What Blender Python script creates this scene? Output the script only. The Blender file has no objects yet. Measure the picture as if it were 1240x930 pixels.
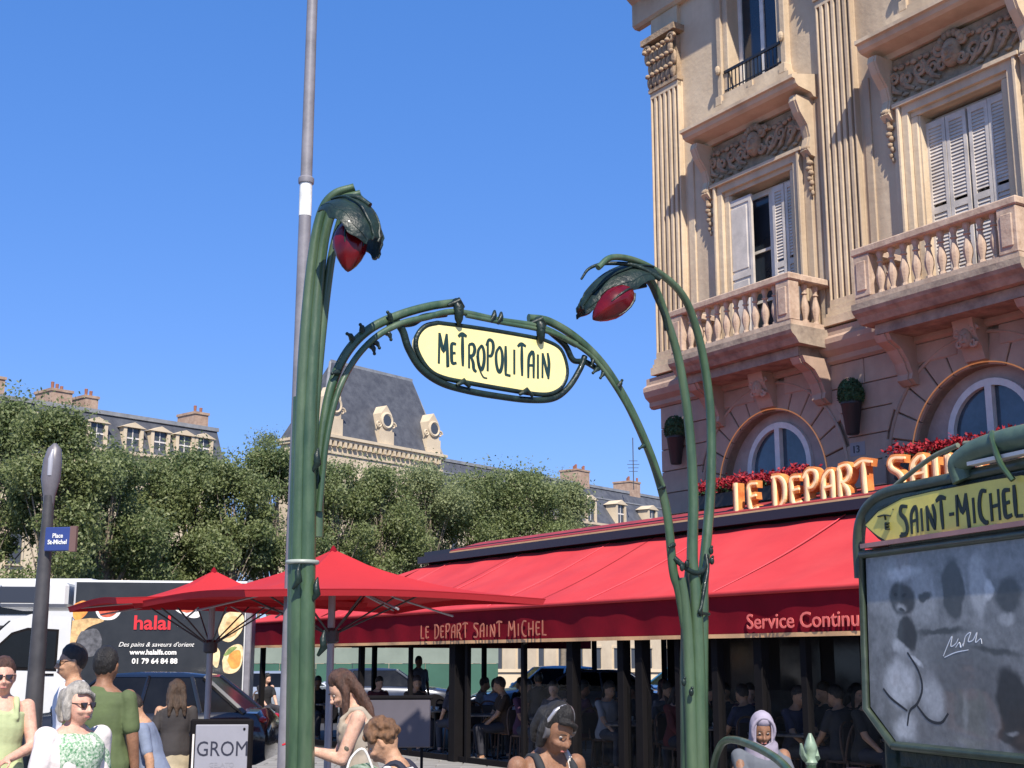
import bpy, bmesh, math, random
from mathutils import Vector, Matrix, noise
random.seed(7)
R = math.radians
PI = math.pi
scene = bpy.context.scene
C = scene.collection
# ---------------------------------------------------------------- camera, sky, sun, exposure
H = 1.65
PITCH = R(11.9)
FPX = 1590.0
cam_d = bpy.data.cameras.new('camera')
cam = bpy.data.objects.new('camera', cam_d); C.objects.link(cam)
cam.location = (0, 0, H); cam.rotation_euler = (R(90) + PITCH, 0, 0)
cam_d.sensor_width = 36; cam_d.lens = FPX / 1240 * 36
cam_d.clip_start = 0.1; cam_d.clip_end = 3000
scene.camera = cam
SUN_EL = R(47)
SUN_DIR = Vector((.38, -2.474, 0)).normalized() * math.cos(SUN_EL) + Vector((0, 0, math.sin(SUN_EL)))   # towards the sun
world = bpy.data.worlds.new('World'); scene.world = world; world.use_nodes = True
wn = world.node_tree.nodes; wl = world.node_tree.links
bg = wn['Background']; sky = wn.new('ShaderNodeTexSky')
sky.sky_type = 'NISHITA'; sky.sun_disc = False; sky.sun_elevation = SUN_EL
sky.sun_rotation = math.atan2(SUN_DIR.x, SUN_DIR.y)
sky.altitude = 600; sky.air_density = 1.0; sky.dust_density = 0.35; sky.ozone_density = 4.5
hs = wn.new('ShaderNodeHueSaturation'); hs.inputs['Saturation'].default_value = 1.3
hs.inputs['Hue'].default_value = 0.512
gm = wn.new('ShaderNodeGamma'); gm.inputs[1].default_value = .5      # phone-camera tone: flatter sky gradient, all round alike
tn = wn.new('ShaderNodeMix'); tn.data_type = 'RGBA'; tn.blend_type = 'MULTIPLY'; tn.inputs['Factor'].default_value = 1; tn.inputs['B'].default_value = (1.06, 1.36, 2.05, 1)
wl.new(sky.outputs[0], hs.inputs['Color']); wl.new(hs.outputs[0], gm.inputs[0]); wl.new(gm.outputs[0], tn.inputs['A']); wl.new(tn.outputs['Result'], bg.inputs[0]); bg.inputs[1].default_value = 0.14
sd = bpy.data.lights.new('sun', 'SUN'); sun = bpy.data.objects.new('sun', sd); C.objects.link(sun)
sd.energy = 5.0; sd.angle = R(0.53); sd.color = (1.0, .93, .82)
sun.rotation_euler = SUN_DIR.to_track_quat('Z', 'Y').to_euler()
scene.view_settings.view_transform = 'Standard'; scene.view_settings.look = 'None'
scene.view_settings.exposure = 0.53; scene.view_settings.gamma = 1
scene.render.engine = 'CYCLES'
scene.cycles.max_bounces = 6; scene.cycles.transparent_max_bounces = 12

# ---------------------------------------------------------------- measuring helpers (a sight line cut with a real plane)
sp_, cp_ = math.sin(PITCH), math.cos(PITCH)
def sight(px, py):
    v = 465 - py; F = FPX * cp_ - v * sp_
    return (px - 620) / F, (FPX * sp_ + v * cp_) / F
def at(px, py, Y):
    a, b = sight(px, py); return Vector((a * Y, Y, H + b * Y))
def on_plane(px, py, o, e):
    """s along direction e from point o (2-D), and the height z"""
    a, b = sight(px, py)
    s = (a * o[1] - o[0]) / (e[0] - a * e[1]); Y = o[1] + e[1] * s
    return s, H + b * Y

# ---------------------------------------------------------------- materials
MATS = {}
def mat(name, col, rough=.7, var=.0, vs=3.0, bump=.0, bs=20.0, metal=0, spec=None, col2=None, stretch=None, emit=None, trans=0, coat=0, streak=None, alpha=None, detail=6):
    if name in MATS: return MATS[name]
    m = bpy.data.materials.new(name); m.use_nodes = True; nt = m.node_tree; n = nt.nodes; l = nt.links
    b = n['Principled BSDF']
    b.inputs['Base Color'].default_value = (*col, 1); b.inputs['Roughness'].default_value = rough
    b.inputs['Metallic'].default_value = metal
    if spec is not None: b.inputs['Specular IOR Level'].default_value = spec
    if coat: b.inputs['Coat Weight'].default_value = coat; b.inputs['Coat Roughness'].default_value = .08
    if trans: b.inputs['Transmission Weight'].default_value = trans
    if emit: b.inputs['Emission Color'].default_value = (*emit[0], 1); b.inputs['Emission Strength'].default_value = emit[1]
    if alpha is not None: b.inputs['Alpha'].default_value = alpha
    tc = n.new('ShaderNodeTexCoord'); mp = n.new('ShaderNodeMapping'); l.new(tc.outputs['Object'], mp.inputs[0])
    if stretch: mp.inputs['Scale'].default_value = stretch
    if var or col2:
        nz = n.new('ShaderNodeTexNoise'); nz.inputs['Scale'].default_value = vs; nz.inputs['Detail'].default_value = detail; nz.inputs['Roughness'].default_value = .65
        l.new(mp.outputs[0], nz.inputs['Vector'])
        cr = n.new('ShaderNodeValToRGB'); l.new(nz.outputs['Fac'], cr.inputs[0])
        c2 = col2 if col2 else tuple(max(0, c * (1 - var)) for c in col)
        c1 = col if col2 else tuple(min(1, c * (1 + var * .6)) for c in col)
        cr.color_ramp.elements[0].position = .36; cr.color_ramp.elements[1].position = .64
        cr.color_ramp.elements[0].color = (*c2, 1); cr.color_ramp.elements[1].color = (*c1, 1)
        out = cr.outputs[0]
        if streak:
            mp2 = n.new('ShaderNodeMapping'); l.new(tc.outputs['Object'], mp2.inputs[0]); mp2.inputs['Scale'].default_value = (streak[1], streak[1], streak[1] * .08)
            n2 = n.new('ShaderNodeTexNoise'); n2.inputs['Scale'].default_value = 1; n2.inputs['Detail'].default_value = 8; l.new(mp2.outputs[0], n2.inputs['Vector'])
            r2 = n.new('ShaderNodeValToRGB'); l.new(n2.outputs['Fac'], r2.inputs[0]); r2.color_ramp.elements[0].position = .45; r2.color_ramp.elements[1].position = .7
            r2.color_ramp.elements[0].color = (0, 0, 0, 1); r2.color_ramp.elements[1].color = (streak[2],) * 3 + (1,)
            mx = n.new('ShaderNodeMix'); mx.data_type = 'RGBA'; l.new(r2.outputs[0], mx.inputs['Factor']); l.new(out, mx.inputs['A']); mx.inputs['B'].default_value = (*streak[0], 1)
            out = mx.outputs['Result']
        l.new(out, b.inputs['Base Color'])
        rr = n.new('ShaderNodeMapRange'); l.new(nz.outputs['Fac'], rr.inputs[0]); rr.inputs[3].default_value = max(.03, rough - .12); rr.inputs[4].default_value = min(1, rough + .12)
        l.new(rr.outputs[0], b.inputs['Roughness'])
    if bump:
        bz = n.new('ShaderNodeTexNoise'); bz.inputs['Scale'].default_value = bs; bz.inputs['Detail'].default_value = 8
        l.new(mp.outputs[0], bz.inputs['Vector'])
        bp = n.new('ShaderNodeBump'); bp.inputs['Strength'].default_value = bump; bp.inputs['Distance'].default_value = .02
        l.new(bz.outputs['Fac'], bp.inputs['Height']); l.new(bp.outputs[0], b.inputs['Normal'])
    MATS[name] = m
    return m

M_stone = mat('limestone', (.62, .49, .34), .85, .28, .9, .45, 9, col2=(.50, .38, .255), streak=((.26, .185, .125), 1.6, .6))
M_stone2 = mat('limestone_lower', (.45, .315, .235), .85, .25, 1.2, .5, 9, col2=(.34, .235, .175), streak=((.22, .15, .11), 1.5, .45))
M_carved = mat('carved_stone', (.41, .295, .19), .9, .3, 5, .8, 16, col2=(.24, .17, .11))
M_joint = mat('stone_joint', (.27, .185, .13), .95, .2, 8)
M_slab = mat('weathered_slab', (.36, .29, .22), .9, .3, 3, .5, 14, col2=(.18, .14, .11))
M_balus = mat('baluster_stone', (.52, .39, .29), .8, .2, 6, .3, 20, col2=(.36, .25, .18))
M_white = mat('white_painted_wood', (.68, .63, .58), .5, .1, 6, .1, 30)
M_shut = mat('shutter_paint', (.56, .50, .44), .6, .18, 3, .1, 30)
M_glass_d = mat('dark_window_glass', (.025, .035, .05), .06, .5, .7, spec=.7)
M_glass_b = mat('arched_window_glass', (.05, .075, .10), .08, .6, 1.1, spec=.8)
M_curtain = mat('curtain', (.35, .37, .40), .9, .3, 2, stretch=(12, 12, .3))
M_black = mat('black_iron', (.015, .015, .017), .4, .2, 5)
M_dark = mat('dark_frame', (.008, .007, .008), .8, .2, 5, spec=.12)
M_slate = mat('slate_roof', (.085, .09, .105), .7, .3, 1.3, .3, 6, col2=(.05, .053, .065))
M_zinc = mat('zinc', (.25, .255, .265), .5, .25, 1.2, col2=(.17, .175, .185))
M_far = mat('far_limestone', (.62, .51, .36), .9, .2, .4, col2=(.50, .40, .28))
M_farw = mat('far_window', (.06, .065, .075), .25)
M_chim = mat('chimney_brick', (.42, .30, .22), .9, .3, 2, col2=(.28, .18, .13))
M_pot = mat('chimney_pot', (.28, .11, .07), .8, .2, 4)
M_green = mat('verdigris_green_paint', (.05, .095, .045), .42, .3, 7, .25, 18, col2=(.026, .058, .028), stretch=(1, 1, .35), coat=.25, streak=((.13, .17, .10), 7, .55))
M_greend = mat('dark_green_bronze', (.013, .028, .022), .42, .4, 9, .5, 22, col2=(.007, .014, .014), coat=.05, spec=.3)
M_cream = mat('enamel_cream', (.88, .75, .31), .35, .08, 3, .05, 8, coat=.4)
M_yel = mat('enamel_yellow', (.80, .66, .13), .4, .2, 5, .08, 12, col2=(.66, .53, .11))
M_ink = mat('enamel_lettering', (.012, .035, .032), .4, .1, 8)
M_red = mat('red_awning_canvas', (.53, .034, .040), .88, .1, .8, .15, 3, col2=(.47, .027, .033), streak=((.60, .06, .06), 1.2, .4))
M_redd = mat('red_valance_canvas', (.19, .004, .013), .9, .15, 2, .15, 4, spec=.15)  # valance red darkened, shade of the awning edge put into the colour
M_trim = mat('awning_trim', (.62, .36, .18), .8, .1, 5)
M_gold = mat('sign_letter_orange', (.55, .15, .04), .45, .35, 6, .2, 15, col2=(.75, .33, .10))
M_goldf = mat('sign_letter_rim', (.95, .72, .40), .4, .15, 6, emit=((1, .6, .25), .12))
M_neon = mat('tube_light', (.9, .4, .15), .4, emit=((1, .40, .12), .12))
M_grey = mat('grey_painted_pole', (.20, .19, .21), .5, .2, 4, .1, 15)
M_greyd = mat('dark_grey_pole', (.055, .052, .055), .5, .3, 4, .1, 15)
M_paper = mat('white_sticker', (.75, .75, .72), .6, .2, 9)
M_asph = mat('asphalt', (.055, .055, .058), .9, .25, .8, .5, 30, col2=(.04, .04, .042))
M_pave = mat('pavement_stone', (.26, .25, .235), .9, .2, 1.2, .4, 20)
M_alu = mat('grey_aluminium', (.34, .34, .36), .45, .1, 5, metal=.3)

def translucent(m, f):
    nt_ = m.node_tree; bs_ = nt_.nodes['Principled BSDF']; tl_ = nt_.nodes.new('ShaderNodeBsdfTranslucent'); ms_ = nt_.nodes.new('ShaderNodeMixShader'); ms_.inputs[0].default_value = f
    nt_.links.new(bs_.inputs['Base Color'].links[0].from_socket, tl_.inputs[0]); nt_.links.new(bs_.outputs[0], ms_.inputs[1]); nt_.links.new(tl_.outputs[0], ms_.inputs[2]); nt_.links.new(ms_.outputs[0], nt_.nodes['Material Output'].inputs[0])
M_para = mat('red_parasol_canvas', (.58, .030, .040), .88, .1, .8, .15, 3, col2=(.53, .025, .035)); translucent(M_para, .28)
# ---------------------------------------------------------------- object helpers
def link(o, parent=None):
    C.objects.link(o)
    if parent is not None: o.parent = parent
    return o
def tag(o, label=None, cat=None, group=None, kind=None):
    if label: o['label'] = label
    if cat: o['category'] = cat
    if group: o['group'] = group
    if kind: o['kind'] = kind
    return o
def empty(name, loc=(0, 0, 0), rz=0, label=None, cat=None, group=None):
    o = bpy.data.objects.new(name, None); o.location = loc; o.rotation_euler = (0, 0, rz); o.empty_display_size = .2
    link(o); return tag(o, label, cat, group)
class MB:
    def __init__(s): s.v = []; s.f = []
    def add(s, vs, fs):
        k = len(s.v); s.v += [tuple(p) for p in vs]; s.f += [tuple(i + k for i in q) for q in fs]; return s
    def box(s, x0, x1, y0, y1, z0, z1, m=None):
        vs = [(x, y, z) for x in (x0, x1) for y in (y0, y1) for z in (z0, z1)]
        if m is not None: vs = [m @ Vector(p) for p in vs]
        return s.add(vs, [(0, 1, 3, 2), (4, 6, 7, 5), (0, 4, 5, 1), (2, 3, 7, 6), (0, 2, 6, 4), (1, 5, 7, 3)])
    def bbox(s, x0, x1, y0, y1, z0, z1, b=.01):
        """box with chamfered edges"""
        vs = []; 
        for x, sx in ((x0, 1), (x1, -1)):
            for y, sy in ((y0, 1), (y1, -1)):
                for z, sz in ((z0, 1), (z1, -1)):
                    vs += [(x, y + sy * b, z + sz * b), (x + sx * b, y, z + sz * b), (x + sx * b, y + sy * b, z)]
        bm = bmesh.new(); [bm.verts.new(p) for p in vs]; bmesh.ops.convex_hull(bm, input=bm.verts)
        bm.verts.index_update(); s.add([v.co[:] for v in bm.verts], [[v.index for v in f.verts] for f in bm.faces]); bm.free(); return s
    def hull(s, pts):
        bm = bmesh.new(); [bm.verts.new(p) for p in pts]; r = bmesh.ops.convex_hull(bm, input=bm.verts)
        bmesh.ops.delete(bm, geom=[g for g in r['geom_interior'] if isinstance(g, bmesh.types.BMVert)], context='VERTS')
        bm.verts.index_update(); s.add([v.co[:] for v in bm.verts], [[v.index for v in f.verts] for f in bm.faces]); bm.free(); return s
    def tube(s, pts, r, n=10, cap=True, flat=1.0, up=None):
        pts = [Vector(p) for p in pts]; k = len(pts)
        if not hasattr(r, '__len__'): r = [r] * k
        ref = None; rings = []
        for i in range(k):
            t = (pts[min(i + 1, k - 1)] - pts[max(i - 1, 0)])
            t = t.normalized() if t.length > 1e-9 else Vector((0, 0, 1))
            if ref is None:
                ref = Vector(up) if up else (Vector((0, 1, 0)) if abs(t.y) < .9 else Vector((1, 0, 0)))
            a = (ref - t * ref.dot(t)).normalized(); b = t.cross(a); ref = a
            rings.append([pts[i] + (a * math.cos(2 * PI * j / n) * flat + b * math.sin(2 * PI * j / n)) * r[i] for j in range(n)])
        vs = [p for q in rings for p in q]
        fs = [(i * n + j, i * n + (j + 1) % n, (i + 1) * n + (j + 1) % n, (i + 1) * n + j) for i in range(k - 1) for j in range(n)]
        if cap: fs += [tuple(range(n))[::-1], tuple((k - 1) * n + j for j in range(n))]
        return s.add(vs, fs)
    def lathe(s, prof, n=12, o=(0, 0, 0), m=None, sx=1, sy=1):
        vs = []; k = len(prof)
        for r, z in prof:
            for j in range(n):
                p = Vector((o[0] + r * sx * math.cos(2 * PI * j / n), o[1] + r * sy * math.sin(2 * PI * j / n), o[2] + z)); vs.append(m @ p if m is not None else p)
        fs = [(i * n + j, i * n + (j + 1) % n, (i + 1) * n + (j + 1) % n, (i + 1) * n + j) for i in range(k - 1) for j in range(n)]
        fs += [tuple(range(n))[::-1], tuple((k - 1) * n + j for j in range(n))]
        return s.add(vs, fs)
    def prism(s, poly, y0, y1, axis='y'):
        """polygon in (x,z) extruded from y0 to y1"""
        n = len(poly); A = sum(poly[i][0] * poly[(i + 1) % n][1] - poly[(i + 1) % n][0] * poly[i][1] for i in range(n))
        if A < 0: poly = poly[::-1]
        f = {'y': lambda a, b, c: (a, c, b), 'x': lambda a, b, c: (c, a, b), 'z': lambda a, b, c: (a, b, c)}[axis]
        vs = [f(a, b, y0) for a, b in poly] + [f(a, b, y1) for a, b in poly]
        fs = [tuple(range(n)), tuple(range(2 * n - 1, n - 1, -1))] + [(i, n + i, n + (i + 1) % n, (i + 1) % n) for i in range(n)]
        return s.add(vs, fs)
    def sph(s, c, r, nu=10, nv=7, m=None):
        rx, ry, rz = r if hasattr(r, '__len__') else (r, r, r)
        prof = [(math.sin(PI * (i + .02) / (nv + .04)), -math.cos(PI * (i + .02) / (nv + .04))) for i in range(nv + 1)]
        vs = [];
        for a, z in prof:
            for j in range(nu):
                p = Vector((rx * a * math.cos(2 * PI * j / nu), ry * a * math.sin(2 * PI * j / nu), rz * z))
                if m is not None: p = m @ p
                vs.append(p + Vector(c))
        fs = [(i * nu + j, i * nu + (j + 1) % nu, (i + 1) * nu + (j + 1) % nu, (i + 1) * nu + j) for i in range(nv) for j in range(nu)]
        fs += [tuple(range(nu))[::-1], tuple(nv * nu + j for j in range(nu))]
        return s.add(vs, fs)
    def mesh(s, name, smooth=False):
        me = bpy.data.meshes.new(name); me.from_pydata(s.v, [], s.f); me.update()
        bm = bmesh.new(); bm.from_mesh(me); bmesh.ops.recalc_face_normals(bm, faces=bm.faces); bm.to_mesh(me); bm.free()
        if smooth:
            me.polygons.foreach_set('use_smooth', [True] * len(me.polygons))
            try: me.set_sharp_from_angle(angle=R(smooth if smooth is not True else 50))
            except Exception: pass
        return me
    def build(s, name, material, parent=None, smooth=False, loc=None, rot=None):
        me = s.mesh(name, smooth); me.materials.append(material)
        o = bpy.data.objects.new(name, me); link(o, parent)
        if loc is not None: o.location = loc
        if rot is not None: o.rotation_euler = rot
        return o
def dup(o, parent, loc=None, rot=None, name=None):
    c = o.copy(); C.objects.link(c); c.parent = parent
    if name: c.name = name
    if loc is not None: c.location = loc
    if rot is not None: c.rotation_euler = rot
    return c
def copy_tree(o, parent=None):
    c = o.copy(); C.objects.link(c); c.parent = parent
    for ch in o.children: copy_tree(ch, c)
    return c
def spline(pts, n=6):
    """Catmull-Rom through points (any dimension)"""
    P = [Vector(p) for p in pts]; P = [P[0] * 2 - P[1]] + P + [P[-1] * 2 - P[-2]]; out = []
    for i in range(1, len(P) - 2):
        for k in range(n):
            t = k / n
            out.append(.5 * ((2 * P[i]) + (P[i + 1] - P[i - 1]) * t + (2 * P[i - 1] - 5 * P[i] + 4 * P[i + 1] - P[i + 2]) * t * t + (3 * P[i] - P[i - 1] - 3 * P[i + 1] + P[i + 2]) * t ** 3))
    out.append(P[-2]); return out

# stroke lettering: every glyph is a set of polylines in a box of width w and height 1 (hand-drawn letters of about 1900)
GL = {
 'M': (.62, [[(.02, 0), (.06, 1.0)], [(.06, 1), (.3, .42), (.5, 1.0)], [(.5, 1), (.56, .02), (.54, -.04)]]),
 'E': (.40, [[(.36, .86), (.1, .84), (.08, .45), (.12, .08), (.38, .1)], [(.09, .47), (.32, .5)]]),
 'e': (.40, [[(.36, .72), (.12, .70), (.08, .38), (.14, .04), (.38, .06)], [(.09, .38), (.32, .42)]]),
 'T': (.50, [[(.0, .92), (.22, 1.02), (.5, .96)], [(.25, .98), (.25, .5), (.27, -.02)]]),
 'R': (.46, [[(.06, 0), (.06, .95)], [(.06, .95), (.3, .98), (.4, .78), (.3, .55), (.08, .5)], [(.15, .5), (.3, .25), (.34, .0), (.5, -.1)]]),
 'O': (.46, [[(.22, .8), (.06, .62), (.05, .3), (.16, .04), (.3, .03), (.41, .28), (.41, .6), (.3, .8), (.2, .8)]]),
 'P': (.46, [[(.08, -.02), (.09, .92)], [(.0, .8), (.16, 1.0), (.38, .95), (.42, .72), (.3, .5), (.1, .48)]]),
 'L': (.38, [[(.07, .98), (.07, .5), (.07, .04)], [(.04, .05), (.36, .03)]]),
 'I': (.24, [[(.12, .82), (.12, .02)]]),
 'i': (.22, [[(.11, .62), (.11, .02)], [(.1, .8), (.12, .84)]]),
 'A': (.42, [[(.05, -.02), (.07, .6), (.18, .82), (.36, .84), (.37, .0)], [(.08, .42), (.36, .44)]]),
 'N': (.48, [[(.07, 0), (.08, .82)], [(.08, .82), (.3, .3), (.42, .05)], [(.38, .85), (.46, .5), (.42, .0)]]),
 'S': (.46, [[(.44, .92), (.12, .95), (.06, .72), (.3, .5), (.38, .22), (.3, .02), (.02, .04)]]),
 'C': (.44, [[(.42, .95), (.2, .96), (.07, .6), (.1, .2), (.28, .0), (.42, .0)]]),
 'H': (.48, [[(.07, 0), (.07, .86)], [(.42, .95), (.41, .0)], [(.07, .44), (.41, .47)]]),
 'D': (.48, [[(.07, 0), (.07, .98)], [(.0, .97), (.26, .95), (.43, .7), (.41, .25), (.22, .02), (.04, .0)]]),
 '-': (.3, [[(.04, .42), (.26, .42)]]), ' ': (.3, []),
}
RC = [0]
def ribbon(mb, pts, w, y0, y1, f=None, taper=.25):
    RC[0] += 1; y0 -= .0005 * (RC[0] % 5)
    P = spline(pts, 4) if len(pts) > 2 else [Vector(p) for p in pts]
    n = len(P); L = []; Rr = []
    for i in range(n):
        t = (P[min(i + 1, n - 1)] - P[max(i - 1, 0)]).normalized(); q = Vector((-t.y, t.x))
        ww = w / 2 * (1 - taper * abs(2 * i / (n - 1) - 1) ** 2)
        L.append(P[i] + q * ww); Rr.append(P[i] - q * ww)
    f = f or (lambda p: p)
    for i in range(n - 1):
        mb.prism([tuple(f(p)) for p in (L[i], L[i + 1], Rr[i + 1], Rr[i])], y0, y1)
def lettering(text, w, gap=.1, stroke=.13, heights=None):
    """returns list of (char, strokes) laid out; total width 1*scale"""
    x = 0; out = []
    for ch in text:
        gw, st = GL[ch]; out.append((ch, [[(p[0] + x, p[1]) for p in q] for q in st])); x += gw + gap
    return out, x - gap
def text_mesh(body, size, depth=.004, font_scale_x=1.0, align='LEFT', bold=0.0, shear=0.0):
    cu = bpy.data.curves.new('txt', 'FONT'); cu.body = body; cu.size = size; cu.extrude = depth / 2; cu.align_x = align; cu.offset = bold; cu.shear = shear; cu.resolution_u = 3
    o = bpy.data.objects.new('txt', cu); C.objects.link(o)
    dg = bpy.context.evaluated_depsgraph_get(); me = bpy.data.meshes.new_from_object(o.evaluated_get(dg))
    bpy.data.objects.remove(o); bpy.data.curves.remove(cu)
    me.transform(Matrix.Rotation(R(90), 4, 'X') @ Matrix.Scale(font_scale_x, 4, Vector((1, 0, 0))))
    return me
def text_obj(name, body, size, material, parent, loc, depth=.004, sx=1.0, align='LEFT', bold=0.0, rz=0, shear=0.0):
    me = text_mesh(body, size, depth, sx, align, bold, shear); me.materials.clear(); me.materials.append(material); me.name = name
    o = bpy.data.objects.new(name, me); link(o, parent); o.location = loc; o.rotation_euler = (0, 0, rz); return o

# ---------------------------------------------------------------- the setting
MB().box(-400, 400, -60, 900, -.6, -.02).build('ground', M_asph)['kind'] = 'structure'
mb = MB()
mb.box(-6.5, 16, -6, 26.0, -.02, .0)
mb.build('pavement', M_pave)['kind'] = 'structure'
# paving stones nearest the camera (joints recessed)
pv = empty('paving_field', (0, 0, 0)); pv['kind'] = 'structure'
mb = MB(); mb.bbox(-.39, .39, -.245, .245, -.015, .012, .006); st = mb.build('paving_stone', M_pave, pv, loc=(-6, 17.2, 0))
for r in range(17):
    for c in range(15):
        if r == 0 and c == 0: continue
        dup(st, pv, (-6 + c * .8 + (.4 if r % 2 else 0), 17.2 + r * .5, 0))
mb = MB(); mb.bbox(-6.75, -6.5, -6, 30, -.02, .12, .02); mb.build('kerb', M_slab)['kind'] = 'structure'
# ---------------------------------------------------------------- the corner building
BO = (2.76, 23.86); BR = math.atan2(-.8387, .5446)
bld = empty('restaurant_building', (BO[0], BO[1], 0), BR, 'ornate cream limestone corner building above the red cafe awnings', 'building')
CEN = (2.82, 7.0); ARCZ = 4.49; ARCR = 1.22
ZT = 16.5
def arch_pts(cx, r, n=20, z=ARCZ):
    return [(cx - r * math.cos(PI * i / n), z + r * math.sin(PI * i / n)) for i in range(n + 1)]
def wall_zone(mb, u0, u1, z0, z1, openings, y0, y1):
    """wall slab with rectangular openings (ua, ub, za, zb)"""
    us = sorted({u0, u1} | {a for o in openings for a in o[:2]}); zs = sorted({z0, z1} | {a for o in openings for a in o[2:]})
    for i in range(len(us) - 1):
        run = None
        for k in range(len(zs) - 1):
            cu, cz = (us[i] + us[i + 1]) / 2, (zs[k] + zs[k + 1]) / 2
            hole = any(o[0] < cu < o[1] and o[2] < cz < o[3] for o in openings)
            if hole:
                if run is not None: mb.box(us[i], us[i + 1], y0, y1, run, zs[k]); run = None
            elif run is None: run = zs[k]
        if run is not None: mb.box(us[i], us[i + 1], y0, y1, run, zs[-1])
WINS = [(2.05, 3.55, 6.75, 9.72), (6.25, 7.75, 6.75, 9.72), (10.3, 11.8, 6.75, 9.72)]
WUP = [(2.2, 3.42, 11.62, 14.0), (6.4, 7.62, 11.62, 14.0), (10.4, 11.6, 11.62, 14.0)]
mb = MB(); wall_zone(mb, 0, 15, 6.3, ZT, WINS + WUP, 0, .35)
mb.build('wall', M_stone, bld)
# lower wall with arched openings
mb = MB()
for cx in CEN + (11.2,):
    A = arch_pts(cx, ARCR)
    for i in range(len(A) - 1): mb.prism([A[i], A[i + 1], (A[i + 1][0], 6.3), (A[i][0], 6.3)], .03, .4)
edges = [0.0]
for cx in CEN + (11.2,): edges += [cx - ARCR, cx + ARCR]
edges.append(15)
for i in range(0, len(edges), 2): mb.box(edges[i], edges[i + 1], .03, .4, 3.4, 6.3)
mb.build('wall', M_joint, bld)
# masses behind
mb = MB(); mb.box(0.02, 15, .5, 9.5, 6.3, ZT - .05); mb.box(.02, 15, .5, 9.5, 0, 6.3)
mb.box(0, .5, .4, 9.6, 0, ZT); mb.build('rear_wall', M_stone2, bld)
mb = MB(); mb.box(.0, .36, .0, .4, 0, 3.4)
for u in (4.8, 9.1, 13.2): mb.box(u - .3, u + .3, .0, .4, 0, 3.4)
mb.box(0, 15, .0, .4, 3.1, 3.42); mb.build('ground_floor_pier', M_dark, bld)
# ashlar stones of the arched storey
stone_bed = MB
def add_piece(name, poly, y0, y1, m, parent=bld, bev=.012):
    cx = sum(p[0] for p in poly) / len(poly); cz = sum(p[1] for p in poly) / len(poly)
    inner = []
    for p in poly:
        d = Vector((cx - p[0], cz - p[1])); L = d.length; inner.append((p[0] + d.x / L * bev * 1.6, p[1] + d.y / L * bev * 1.6))
    n = len(poly); A = sum(poly[i][0] * poly[(i + 1) % n][1] - poly[(i + 1) % n][0] * poly[i][1] for i in range(n))
    if A < 0: poly = poly[::-1]; inner = inner[::-1]
    vs = [(x - cx, y1, z - cz) for x, z in poly] + [(x - cx, y0 + bev, z - cz) for x, z in poly] + [(x - cx, y0, z - cz) for x, z in inner]
    fs = [tuple(range(n))[::-1], tuple(range(2 * n, 3 * n))]
    for i in range(n):
        j = (i + 1) % n; fs += [(i, j, n + j, n + i), (n + i, n + j, 2 * n + j, 2 * n + i)]
    b = MB(); b.add(vs, fs); return b.build(name, m, parent, loc=(cx, 0, cz))
RO = ARCR + .46; g = .006
for cx in CEN:
    n = 13
    for k in range(n):
        a0 = PI * k / n + .008; a1 = PI * (k + 1) / n - .008
        ro = RO + (.16 if k % 2 == 0 else .0)
        if k == 6: continue
        pts = []
        for q in range(4): a = a0 + (a1 - a0) * q / 3; pts.append((cx - ARCR * math.cos(a), ARCZ + ARCR * math.sin(a)))
        for q in range(4): a = a1 - (a1 - a0) * q / 3; pts.append((cx - ro * math.cos(a), ARCZ + ro * math.sin(a)))
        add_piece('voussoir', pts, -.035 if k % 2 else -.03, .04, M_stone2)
course = [3.42, 3.82, 4.22, 4.62, 5.02, 5.42, 5.82, 6.22]
rr = random.Random(3)
for ci in range(len(course) - 1):
    z0, z1 = course[ci] + g, course[ci + 1] - g
    def half(z):
        d = z - ARCZ; rad = RO + .09
        return rad if d <= 0 else (math.sqrt(max(0, rad * rad - d * d)))
    spans = []
    prev0 = prev1 = 0.0
    for cx in CEN + (11.2,):
        h0, h1 = half(z0), half(z1)
        if h0 == 0: continue
        spans.append((prev0, prev1, cx - h0, cx - h1)); prev0, prev1 = cx + h0, cx + h1
    spans.append((prev0, prev1, 13.5, 13.5))
    for (a0, a1, b0, b1) in spans:
        L = b0 - a0; nb = max(1, round(L / 1.15)); off = 0
        cuts = [i / nb for i in range(nb + 1)]
        for i in range(nb):
            la0, lb0 = a0 + (b0 - a0) * cuts[i], a0 + (b0 - a0) * cuts[i + 1]; la1, lb1 = a1 + (b1 - a1) * cuts[i], a1 + (b1 - a1) * cuts[i + 1]
            if lb0 - la0 < .08 or lb1 - la1 < .05: continue
            if la0 > 11: continue
            add_piece('stone', [(la0 + g, z0), (lb0 - g, z0), (lb1 - g, z1), (la1 + g, z1)], -.025 - rr.random() * .006, .04, M_stone2)
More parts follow.
